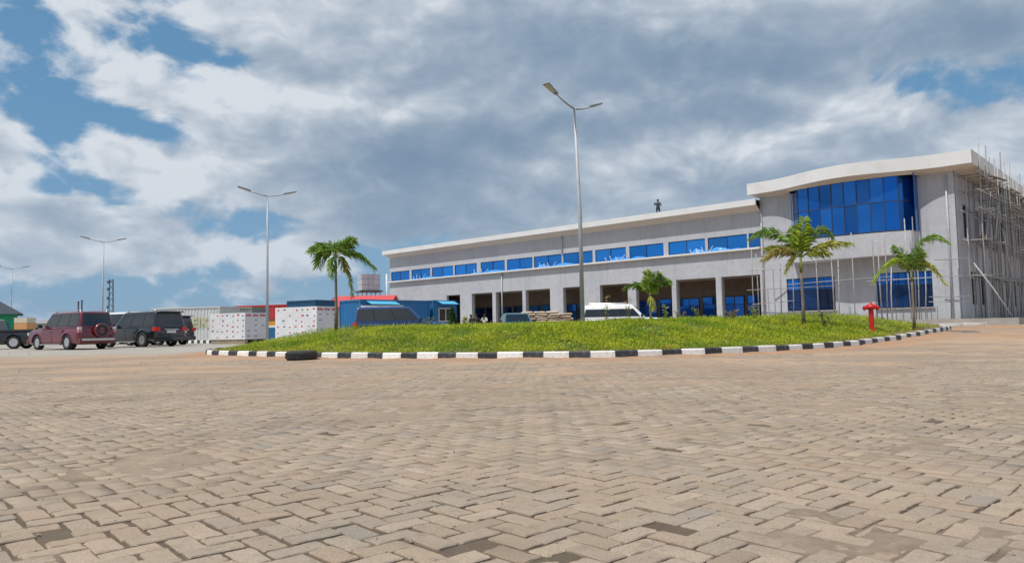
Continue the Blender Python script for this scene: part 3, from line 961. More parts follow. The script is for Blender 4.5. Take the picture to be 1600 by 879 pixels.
for a, b_ in zip(BXS, BXS[1:]):
    for z0, z1 in ((6.43, 8.22), (8.28, 9.83)):
        ya, yb = bay_y(a) + 0.075, bay_y(b_) + 0.075
        j = random.uniform(-.01, .01); i_ = random.uniform(-.012, .012)
        g = MB()
        g.hexa([(a + .02, ya + j, z0), (b_ - .02, yb - j, z0), (b_ - .02, yb + .03 - j, z0), (a + .02, ya + .03 + j, z0)], [(a + .02, ya + j + i_, z1), (b_ - .02, yb - j + i_, z1), (b_ - .02, yb + .03 - j + i_, z1), (a + .02, ya + .03 + j + i_, z1)])
        g.build('pane', blue_glass, curt)
for x in (BXS[0] - 0.03, BXS[-1] + 0.03):
    g = MB(); g.box(x - 0.02, x + 0.02, bay_y(min(max(x, -9.9), -2.04)) + 0.07, -0.002, 6.34, 9.9); g.build('return_pane', blue_glass, curt)
# tower roof with its wavy edge
def roof_out(x):
    t_ = (x + 5.9) / 5.8
    return -(0.8 + 1.45 * (0.5 + 0.5 * math.cos(PI * max(-1, min(1, t_)))))
rx = [-12.75 + 13.9 * k / 60 for k in range(61)]
w = MB()
n_ = len(rx)
vs = [(x, roof_out(x), 9.98) for x in rx] + [(x, roof_out(x), 10.78) for x in rx] + [(x, roof_out(x) + 0.14, 9.98) for x in rx] + [(x, roof_out(x) + 0.14, 10.78) for x in rx]
fs = []
for k in range(n_ - 1):
    fs += [(k, k + 1, n_ + k + 1, n_ + k), (2 * n_ + k, 3 * n_ + k, 3 * n_ + k + 1, 2 * n_ + k + 1), (k, 2 * n_ + k, 2 * n_ + k + 1, k + 1), (n_ + k, n_ + k + 1, 3 * n_ + k + 1, 3 * n_ + k)]
w.add(vs, fs)
w.box(1.01, 1.15, roof_out(1.15) + 0.14, TD + 1, 9.98, 10.78)
w.box(-12.75, -12.61, roof_out(-12.75) + 0.14, TD + 1, 9.98, 10.78)
w.build('tower_fascia', trim, bld)
w = MB()
w.add([(x, roof_out(x) + 0.14, 10.0) for x in rx] + [(min(max(x, XT), 0), bay_y(x) if abs((x + 5.97) / 3.93) < 1 else -0.001, 9.78) for x in rx], [(k, k + 1, n_ + k + 1, n_ + k) for k in range(n_ - 1)])
w.add([(1.01, -0.66, 10.0), (1.01, TD + 1, 10.0), (0.0, TD, 9.785), (0.0, -0.002, 9.785)], [(0, 1, 2, 3)])
w.add([(-12.61, -0.66, 10.0), (-12.61, TD + 1, 10.0), (XT, TD, 9.785), (XT, -0.002, 9.785)], [(0, 1, 2, 3)])
w.build('tower_soffit', soffit_m, bld)
w = MB()
w.add([(x, roof_out(x) + 0.1, 10.7) for x in rx] + [(x, TD + 1, 10.7) for x in rx], [(k, k + 1, n_ + k + 1, n_ + k) for k in range(n_ - 1)])
w.build('tower_roof', roof_m, bld)
w = MB(); w.tube([(-0.42, -0.07, 0.7), (-0.42, -0.07, 9.6)], 0.06, 8); w.build('downpipe', pipe_m, bld, smooth=True)
# plinth apron along the tower
w = MB(); w.box(-13.5, 3.2, -2.4, -0.002, 0.0, 0.86); w.box(0.002, 3.2, -0.002, TD, 0.0, 0.86); w.build('plinth', concrete, bld)

# ---- loose blue plastic film along the upper windows
film_m = M('blue_plastic_film', (0.05, 0.29, 0.70), 0.35, var=0.25, vscale=4, bump=0.5, bscale=9, spec=0.6)
tape_m = M('white_tape', (0.8, 0.82, 0.85), 0.6)
FILMS = [(-51.6, -44.2, 'crumpled blue plastic film along the sill beside the far left end windows', 0.34),
         (-42.3, -34.6, 'crumpled blue plastic film on the sill above the two narrow arcade openings', 0.42),
         (-33.6, -27.4, 'blue plastic film trailing on the sill right behind the tall lamp post', 0.5),
         (-25.8, -21.4, 'blue plastic film slumped on the sill just right of the tall lamp post', 0.5),
         (-17.9, -13.5, 'blue plastic film slumped on the sill nearest the glass tower', 0.6)]
for (x0, x1, lab, hm) in FILMS:
    fo = thing('plastic_film', lab, 'plastic film', tuple(blocal(x0, -0.15, 6.25)), BROT, 'blue film along the upper windows')
    nx_, nz_ = 44, 7
    vs = []; fs = []
    L_ = x1 - x0
    for i in range(nx_ + 1):
        u = i / nx_
        hh = 0.55 * hm * (0.25 + 0.9 * abs(math.sin(u * 2.2 * PI + x0)) ** 1.5 * (1 - 0.5 * u)) * (1 - u ** 6) * min(1, u * 8)
        for j in range(nz_ + 1):
            v_ = j / nz_
            wob = 0.07 * (float(vnoise(u * 14 + x0, v_ * 3, 5)) - 0.5)
            vs.append((u * L_, -0.10 + 0.17 * v_ + wob, 0.004 + hh * v_))
    for i in range(nx_):
        for j in range(nz_):
            a_ = i * (nz_ + 1) + j
            fs.append((a_, a_ + nz_ + 1, a_ + nz_ + 2, a_ + 1))
    MB().add(vs, fs).build('sheet', film_m, fo, smooth=True)
    for k in range(4):
        xc = L_ * (0.12 if L_ > 5 else 0.06) + k * 0.5
        tl = random.uniform(-0.55, -0.3) if k < 3 else 0.35
        w = MB(); w.tube([(xc, -0.13, 0.02), (xc + tl * 0.6, 0.06, 0.42 + random.uniform(-.1, .08))], 0.018, 5); w.build('tape_strip', tape_m, fo)

# ================================================================== SCAFFOLDING
pole_m = M('weathered_bamboo', (0.37, 0.365, 0.36), 0.9, var=0.25, vscale=5, bump=0.3, bscale=30, rnd=0.35)
wood_m = M('scaffold_plank', (0.36, 0.31, 0.25), 0.9, var=0.3, vscale=4, rnd=0.35)
side_sc = thing('scaffold', 'dense timber pole scaffold along the shaded right side of the building', 'scaffold', tuple(blocal(0, 0, 0.8)), BROT)
rs = random.Random(5)
def pole(parent, p, q, r_=0.05, name='pole', mat_=None):
    p = Vector(p); q = Vector(q)
    m_ = (p + q) / 2 + Vector((rs.uniform(-.05, .05), rs.uniform(-.05, .05), rs.uniform(-.03, .03)))
    w = MB(); w.tube([p, m_, q], [r_ * 1.1, r_, r_ * 0.85], 6)
    return w.build(name, mat_ or pole_m, parent, smooth=True)
ypos = [1.0 + 0.98 * k for k in range(26)]
for k, y in enumerate(ypos):
    for xr in (0.35, 1.25):
        top = rs.uniform(8.6, 9.7) if xr < 1 else rs.uniform(9.2, 11.0)
        if xr > 1 and k % 2 == 0:
            top = rs.uniform(10.2, 11.2)
        pole(side_sc, (xr + rs.uniform(-.06, .06), y + rs.uniform(-.1, .1), 0.04), (xr + rs.uniform(-.08, .08), y + rs.uniform(-.12, .12), top if xr > 1 else min(top, 8.7)), rs.uniform(0.033, 0.046))
for z in (2.6, 4.75, 6.6, 7.8, 8.7):
    for xr in (0.28, 1.32):
        for a in range(0, 25, 5):
            pole(side_sc, (xr + rs.uniform(-.05, .05), a + rs.uniform(-.4, .1), z + rs.uniform(-.15, .15)), (xr + rs.uniform(-.05, .05), a + 5.4, z + rs.uniform(-.15, .15)), 0.033, 'ledger')
    for y in ypos:
        pole(side_sc, (0.06, y + .1, z + .08), (1.55 + rs.uniform(-.2, .3), y + rs.uniform(-.1, .3), z + .08 + rs.uniform(-.12, .12)), 0.03, 'putlog')
for k in range(9):
    y = 0.6 + 2.6 * k
    z = rs.choice((0.1, 2.6, 4.7))
    pole(side_sc, (1.38, y, z), (1.36, y + rs.choice((-2.4, 2.4)), z + 3.2), 0.042, 'brace')
for z, cnt in ((8.75, 20), (7.25, 7), (4.9, 4)):
    for k in range(cnt):
        a = rs.uniform(0, 21)
        w = MB(); w.box(-0.11, 0.11, 0, rs.uniform(2.2, 3.6), 0, 0.035)
        o = w.build('plank', wood_m, side_sc)
        o.location = (rs.uniform(0.4, 1.3), a, z + 0.12 + rs.uniform(0, 0.16)); o.rotation_euler = (rs.uniform(-.05, .05), rs.uniform(-.1, .1), rs.uniform(-.2, .2))
# a few poles against the front of the tower
fr_sc = thing('scaffold', 'sparse timber pole scaffold standing before the curved glass front', 'scaffold', tuple(blocal(0, 0, 0.8)), BROT)
for (x, y, top) in ((-12.35, -1.3, 5.2), (-12.0, -1.3, 4.9), (-11.55, -1.5, 6.4), (-10.3, -1.6, 4.1), (-9.2, -2.2, 4.6), (-8.6, -2.2, 3.1), (-7.6, -2.15, 4.4), (-6.55, -2.3, 5.2), (-6.3, -2.2, 4.0), (-5.3, -2.3, 5.6),
                    (-4.05, -2.2, 5.0), (-3.8, -2.1, 4.6), (-3.5, -2.1, 5.1), (-3.2, -2.2, 3.3), (-2.3, -1.6, 6.2), (-2.05, -1.5, 6.3), (-1.85, -1.7, 3.9), (-1.55, -1.6, 3.6), (-0.25, -1.3, 5.4)):
    pole(fr_sc, (x, y, 0.04), (x + rs.uniform(-.12, .12), y + rs.uniform(0, .25), top), rs.uniform(0.028, 0.04))
for (xa, xb, y, z) in ((-12.6, -6.4, -1.75, 2.35), (-9.6, -3.2, -2.25, 2.55), (-4.6, 0.6, -1.95, 2.5), (-12.6, -9.6, -1.5, 3.75), (-9.4, -5.0, -2.2, 3.85), (-12.4, -9.4, -1.4, 1.35), (-1.4, 0.7, -1.2, 1.4), (-1.4, 0.7, -1.2, 1.1), (-1.0, 0.9, -1.2, 3.6)):
    pole(fr_sc, (xa, y, z), (xb, y + rs.uniform(-.1, .1), z + rs.uniform(-.1, .15)), 0.027, 'ledger')
for (xa, za, xb, zb, y) in ((-11.55, 4.6, -10.6, 5.3, -1.5), (-9.4, 4.9, -8.5, 4.3, -1.9), (0.9, 3.3, 2.6, 0.2, -0.6)):
    pole(fr_sc, (xa, y, za), (xb, y, zb), 0.042, 'brace')

# ================================================================== STREET LAMPS
galv = M('galvanised_steel', (0.46, 0.475, 0.50), 0.6, 0.2, var=0.1, vscale=3)
lamp_grey = M('lamp_housing_grey', (0.30, 0.30, 0.30), 0.5, 0.2, var=0.08)
lens_m = M('lamp_lens', (0.62, 0.58, 0.50), 0.3, var=0.1)
def street_lamp(label, px, top_py, depth, armv, base_z=None, rad=0.085, rise=0.34, lean=0.0):
    tp = at(px, top_py, depth)
    gzv = base_z if base_z is not None else gzf(tp.x, tp.y)
    h = tp.z - gzv
    t_ = thing('street_lamp', label, 'street lamp', (tp.x, tp.y, gzv), 0, 'twin arm street lamps')
    w = MB(); w.tube([(0, 0, -0.1), (0, 0, h * 0.5), (lean, 0, h)], [rad, rad * 0.8, rad * 0.55], 10); w.build('pole', galv, t_, smooth=True)
    w = MB(); w.box(-0.2, 0.2, -0.2, 0.2, 0.0, 0.03); w.build('base_plate', galv, t_)
    av = Vector((armv[0], armv[1], 0))
    n_ = av.normalized(); s_ = Vector((-n_.y, n_.x, 0))
    for sg in (1, -1):
        e = av * sg
        top = Vector((lean, 0, h - 0.05))
        pts = [top + e * q + Vector((0, 0, rise * (0.35 * q + 0.65 * q * q))) for q in (0, 0.25, 0.5, 0.75)]
        w = MB(); w.tube(pts, [0.045, 0.04, 0.035, 0.032], 8); w.build('arm', galv, t_, smooth=True)
        d = (pts[3] - pts[2]).normalized()
        c = pts[3] + d * 0.36
        hs = s_ * 0.15; up = d.cross(s_)
        if up.z < 0: up = -up
        hd = MB()
        b0 = [c - d * 0.4 - hs * 0.5 - up * 0.03, c + d * 0.36 - hs - up * 0.03, c + d * 0.36 + hs - up * 0.03, c - d * 0.4 + hs * 0.5 - up * 0.03]
        t0 = [q + up * (0.10 if i_ in (0, 3) else 0.06) for i_, q in enumerate(b0)]
        hd.hexa(b0, t0)
        ho = hd.build('lamp_head', lamp_grey, t_, bevel=0.012)
        lb = [c - d * 0.2 - hs * 0.62 - up * 0.036, c + d * 0.31 - hs * 0.85 - up * 0.036, c + d * 0.31 + hs * 0.85 - up * 0.036, c - d * 0.2 + hs * 0.62 - up * 0.036]
        l_ = MB(); l_.hexa([q - up * 0.008 for q in lb], lb); l_.build('lens', lens_m, ho)
    return t_
p1 = at(908, 300, 29.5)
street_lamp('tallest twin arm street lamp rising from the grassy island', 902, 168, 29.5, (-1.05, -1.2), mound_z(p1.x, p1.y), 0.095, 0.55, -0.12)
street_lamp('twin arm street lamp rising behind the two white carton stacks', 418, 305, 44, (-1.15, -0.8))
street_lamp('twin arm street lamp standing behind the parked black off-roader', 162, 377, 64, (-1.2, -0.8))
street_lamp('farthest twin arm street lamp beside the green walled house', 19, 419, 88, (-1.2, -0.9))

# ================================================================== PALMS
bark = M('palm_trunk_bark', (0.20, 0.16, 0.12), 0.95, var=0.3, vscale=6, bump=0.6, bscale=18)
shaft_m = M('palm_crownshaft', (0.20, 0.24, 0.07), 0.7, var=0.25, vscale=5)
rachis_m = M('frond_stem', (0.26, 0.30, 0.08), 0.7, var=0.2)
def frond_mesh(ctrl, tip, col, seed, plume=1.0, width=0.30, n=58):
    """arched stem from (0,0,0) by ctrl to tip, set all round with drooping leaflets"""
    rg = np.random.default_rng(seed)
    c = np.array(ctrl, float); e = np.array(tip, float)
    u = np.linspace(0.16, 1.0, n)
    rep = 3
    u = np.repeat(u, rep)
    P = 2 * ((1 - u) * u)[:, None] * c + (u * u)[:, None] * e
    T = 2 * (1 - u)[:, None] * c + 2 * u[:, None] * (e - c)
    T /= np.linalg.norm(T, axis=1)[:, None]
    A = np.cross(T, np.array((0.13, 0.21, 0.97))); A /= np.linalg.norm(A, axis=1)[:, None]
    B = np.cross(A, T)
    ph = rg.uniform(-0.9, PI + 0.9, len(u)) if plume >= 1 else np.where(rg.random(len(u)) < 0.5, 0.25, PI - 0.25) + rg.normal(0, 0.35, len(u))
    D = A * np.cos(ph)[:, None] + B * np.sin(ph)[:, None] * 0.8 + T * rg.uniform(0.7, 1.2, len(u))[:, None] + np.array((0, 0, -0.25))
    D /= np.linalg.norm(D, axis=1)[:, None]
    L = 1.35 * width * (0.55 + 0.6 * np.sin(np.clip(u, 0, 1) * PI * 0.85 + 0.3)) * rg.uniform(0.7, 1.2, len(u))
    W = np.full(len(u), 0.021) * rg.uniform(0.7, 1.3, len(u))
    N = np.cross(D, T + rg.normal(0, 0.25, T.shape))
    cols = np.array(col)[None] * rg.uniform(0.6, 1.35, len(u))[:, None]
    return leaves_mesh('frond', P, D, L, W, N, cols, droop=0.30)
def palm(label, px, base_py, depth, crown_py, fronds, rad=0.06, shaft=0.5, ctilt=0.0, group='young palms on the grassy island'):
    bp = at(px, base_py, depth)
    gzv = mound_z(bp.x, bp.y)
    cz = at(px, crown_py, depth).z - gzv
    t_ = thing('palm_tree', label, 'palm tree', (bp.x, bp.y, gzv), 0, group)
    w = MB(); w.tube([(0, 0, -0.05), (0.01, 0, cz * 0.3), (ctilt * 0.6, 0, cz * 0.65), (ctilt, 0, cz - shaft + 0.05)], [rad * 1.35, rad, rad * 0.85, rad * 0.8], 9); w.build('trunk', bark, t_, smooth=True)
    w = MB(); w.tube([(ctilt, 0, cz - shaft), (ctilt, 0, cz - shaft * 0.5), (ctilt, 0, cz + 0.12)], [rad * 0.95, rad * 0.9, rad * 0.4], 9); w.build('crownshaft', shaft_m, t_, smooth=True)
    for k, f in enumerate(fronds):
        (c0, c1), (e0, e1), dyy, col, wd, pl = f
        ctrl = (c0, dyy * 0.4, c1); tip = (e0, dyy, e1)
        o = bpy.data.objects.new('frond', frond_mesh(ctrl, tip, col, 100 + k + int(px), pl, wd))
        COL.objects.link(o); o.parent = t_; o.location = (ctilt, 0, cz)
        pts = [2 * (1 - q) * q * Vector(ctrl) + q * q * Vector(tip) for q in np.linspace(0, 1, 9)]
        w = MB(); w.tube(pts, [0.022, 0.02, 0.018, 0.016, 0.014, 0.012, 0.010, 0.008, 0.005], 5); w.build('stem', rachis_m, o, smooth=True)
GR = (0.33, 0.50, 0.12); LG = (0.47, 0.62, 0.08); YL = (0.62, 0.62, 0.15); DG = (0.30, 0.45, 0.14); OR = (0.58, 0.50, 0.19)
palm('young green palm before the right white carton stack', 525, 508, 27.5, 402,
     [((-.25, .65), (-.85, .25), -.2, GR, .30, 1), ((-.5, .5), (-.75, -.28), .3, GR, .30, 1), ((.25, .6), (.72, .62), -.2, GR, .28, 1), ((.6, .55), (1.42, -.45), .1, GR, .24, 1), ((.1, .6), (.25, .62), .5, LG, .26, 1),
      ((-.1, .1), (-.08, -.75), -.35, GR, .22, 1), ((.15, .1), (.2, -.45), .5, DG, .22, 1), ((.45, .0), (.62, -1.45), -.1, (0.26, 0.27, 0.05), .20, 1), ((-.2, .6), (-.3, .4), .6, DG, .3, 1)], rad=0.055, shaft=0.45)
palm('tallest palm with a bushy upright frond before the glass tower', 1255, 490, 27.0, 402,
     [((.0, .6), (.12, 1.42), -.2, LG, .30, 1), ((-.1, .6), (-.22, 1.1), .2, LG, .30, 1), ((.2, .6), (.45, 1.05), .3, GR, .28, 1), ((-.8, 1.5), (-1.75, .75), .1, GR, .26, 1), ((-.6, .6), (-1.45, -.05), -.3, OR, .26, 1), ((-.3, .5), (-1.2, .35), .2, YL, .24, 1),
      ((.7, 1.6), (1.25, .7), .2, DG, .24, 1), ((.7, .6), (1.75, .45), -.2, YL, .24, 1), ((.5, .3), (1.0, .1), -.1, YL, .2, 1), ((-.25, .2), (-.55, -.55), .1, YL, .16, 1)], rad=0.06, shaft=0.55)
palm('slim palm with four arching fronds beside the red hydrant', 1428, 500, 29.0, 422,
     [((-.15, .7), (-.55, .95), .2, GR, .22, 1), ((.3, 1.9), (1.5, 1.05), 0, GR, .22, 1), ((-.6, 1.0), (-1.55, -.45), -.1, LG, .2, 1), ((.5, .8), (1.35, -.55), .1, YL, .2, 1), ((.1, .4), (.3, .8), -.2, GR, .3, 1), ((.2, .2), (.45, .25), .2, DG, .3, 1), ((-.1, .1), (.05, .45), .3, GR, .28, 1)], rad=0.05, shaft=0.45)
palm('smallest palm rising beside the white off-roader behind the mound', 1017, 505, 31.0, 462,
     [((-.3, .75), (-1.05, .35), .1, GR, .22, 1), ((-.05, .5), (-.1, 1.05), 0, LG, .26, 1), ((.35, .9), (.85, .55), .1, GR, .24, 1), ((.1, .6), (.35, .95), -.2, GR, .26, 1), ((.0, .0), (.05, -.55), -.2, YL, .2, 1), ((.1, .2), (.1, .5), .2, LG, .26, 1)], rad=0.05, shaft=0.3)

# ------------------------------------------------------------------ tall weeds along the crest
stem_m = M('weed_stem', (0.22, 0.20, 0.07), 0.8, var=0.25)
def weed(label, px, depth, h, spread, nl, col, lsz, seed, cone=False):
    p = at(px, 500, depth)
    z = mound_z(p.x, p.y) if kerb_dist([p.x], [p.y])[0] > 0 else gzf(p.x, p.y)
    t_ = thing('weed', label, 'weed', (p.x, p.y, z), 0, 'tall weeds along the crest of the mound')
    rg = np.random.default_rng(seed)
    ns = 2 if not cone else 1
    Ps, Ds = [], []
    w = MB()
    for k in range(ns + (nl > 60) * 2):
        a = rg.uniform(0, 2 * PI); sp = spread * rg.uniform(0.2, 0.9) * (0.15 if cone else 1)
        e = np.array((math.cos(a) * sp, math.sin(a) * sp * 0.7, h * rg.uniform(0.75, 1.0) if k else h))
        m_ = e * 0.5 + np.array((0, 0, h * 0.08))
        w.tube([(0, 0, -0.05), m_, e], [0.012, 0.008, 0.004], 5)
        for j in range(int(nl / (ns + (nl > 60) * 2))):
            u = rg.uniform(0.12, 1.0)
            p_ = 2 * (1 - u) * u * m_ + u * u * e
            a2 = rg.uniform(0, 2 * PI)
            rr = (1 - u) * spread * 0.55 if cone else 0
            p_ = p_ + np.array((math.cos(a2) * rr * rg.random(), math.sin(a2) * rr * rg.random(), 0))
            Ps.append(p_); Ds.append((math.cos(a2), math.sin(a2), rg.uniform(-0.2, 0.8)))
    w.build('stem', stem_m, t_, smooth=True)
    P = np.array(Ps); D = np.array(Ds); n_ = len(P)
    N = np.cross(D, rg.normal(0, 1, (n_, 3)))
    o = bpy.data.objects.new('foliage', leaves_mesh('foliage', P, D, lsz * rg.uniform(0.6, 1.3, n_), lsz * 0.45 * rg.uniform(0.7, 1.2, n_), N, np.array(col)[None] * rg.uniform(0.6, 1.4, n_)[:, None], droop=0.2))
    COL.objects.link(o); o.parent = t_
WG = (0.19, 0.24, 0.07); WB = (0.33, 0.25, 0.11); WY = (0.36, 0.38, 0.07)
weed('dark green cone shaped bush in front of the arcade left end', 708, 27, 0.75, 0.34, 420, (0.05, 0.11, 0.025), 0.10, 1, True)
weed('yellow green weed shoots just right of the dark cone shaped bush', 727, 26.5, 0.42, 0.2, 60, WY, 0.12, 2)
weed('spindly dry weed between the pickup end and the dark cone bush', 672, 27, 0.42, 0.35, 70, WG, 0.08, 3)
weed('tall thin reddish weed above the white off-roader roof', 948, 27.5, 1.05, 0.12, 34, WB, 0.11, 4)
weed('tall reddish weed just left of the smallest palm', 982, 27.2, 0.95, 0.25, 60, WB, 0.10, 5)
weed('leaning yellow weed just right of the smallest palm', 1040, 27.4, 0.70, 0.15, 44, WY, 0.11, 6)
weed('brownish weed clump under the third arcade column from the tower', 1062, 27, 0.40, 0.3, 80, WB, 0.08, 7)
weed('leafy weed in front of the blue doors left of the arcade column', 1092, 27.6, 0.55, 0.3, 70, WG, 0.09, 8)
weed('broad brown weed clump in front of the arcade bay nearest the tower', 1146, 27, 0.42, 0.45, 150, WB, 0.09, 9)
weed('weed with pale leaves at the right end of the arcade', 1180, 27.5, 0.62, 0.3, 80, WY, 0.09, 10)
weed('small weed left of the tallest palm trunk', 1222, 26.5, 0.40, 0.3, 70, WB, 0.07, 11)
weed('leafy weed in front of the left ground floor tower window', 1288, 26.8, 0.62, 0.4, 140, (0.10, 0.14, 0.06), 0.09, 12)

# ================================================================== RED HYDRANT, TYRE
red_m = M('red_enamel', (0.55, 0.012, 0.014), 0.4, var=0.12, spec=0.5, dirt=0.2, dirtcol=(0.25, 0.05, 0.03), dscale=6)
p = at(1362, 505, 27.3)
hz = mound_z(p.x, p.y)
hyd = thing('fire_hydrant', 'red pillar hydrant with a wide capped head on the grass edge', 'hydrant', (p.x, p.y, hz))
hh = at(1362, 474, 27.3).z - hz
w = MB(); w.lathe([(0.15, 0.0), (0.15, 0.05), (0.10, 0.06), (0.092, 0.1), (0.088, hh - 0.22)], 16); w.build('barrel', red_m, hyd, smooth=False)
w = MB(); w.lathe([(0.09, hh - 0.22), (0.18, hh - 0.2), (0.2, hh - 0.13), (0.17, hh - 0.06), (0.10, hh - 0.02), (0.045, hh), (0.04, hh + 0.05), (0.0, hh + 0.055)], 18); w.build('cap', red_m, hyd, smooth=True)
for sg in (-1, 1):
    w = MB(); w.lathe([(0.055, 0.1), (0.055, 0.20), (0.085, 0.21), (0.085, 0.27), (0.03, 0.28), (0.03, 0.31)], 14, 'X')
    for i, v in enumerate(w.v): w.v[i] = (v[0] * sg, v[1], v[2] + hh - 0.16)
    w.build('outlet', red_m, hyd, smooth=False)
    w = MB(); w.tube([(0.235 * sg, 0, hh - 0.22), (0.26 * sg, 0.01, hh - 0.33)], 0.008, 5); w.build('chain', galv, hyd)

rubber = M('tyre_rubber', (0.022, 0.022, 0.023), 0.8, var=0.3, vscale=8, bump=0.3, bscale=40)
dusty_rubber = M('dusty_rubber', (0.030, 0.031, 0.033), 0.85, var=0.3, vscale=6, bump=0.4, bscale=30, dirt=0.25, dirtcol=(0.2, 0.15, 0.11), dscale=4)
p = on_ground(471, 20.7)
ty = thing('tyre', 'worn black truck tyre lying flat against the painted kerb', 'tyre', (p.x, p.y, p.z))
w = MB(); w.lathe([(0.24, 0.03), (0.30, 0.0), (0.39, 0.01), (0.42, 0.05), (0.43, 0.13), (0.42, 0.21), (0.39, 0.25), (0.30, 0.26), (0.24, 0.23), (0.23, 0.13)], 36, closed=True); w.build('carcass', dusty_rubber, ty, smooth=True)
tb = MB()
for k in range(36):
    a = 2 * PI * k / 36
    for (z0, z1, da) in ((0.06, 0.12, 0.0), (0.14, 0.20, 0.08)):
        c_, s_ = math.cos(a + da), math.sin(a + da); t2 = (-s_, c_)
        q = [(0.42 * c_ + e * 0.025 * t2[0], 0.42 * s_ + e * 0.025 * t2[1]) for e in (-1, 1)]
        r2 = [(0.442 * c_ + e * 0.025 * t2[0], 0.442 * s_ + e * 0.025 * t2[1]) for e in (-1, 1)]
        tb.hexa([(*q[0], z0), (*r2[0], z0), (*r2[1], z0), (*q[1], z0)], [(*q[0], z1), (*r2[0], z1), (*r2[1], z1), (*q[1], z1)])
tread = tb.build('tread', dusty_rubber, ty)

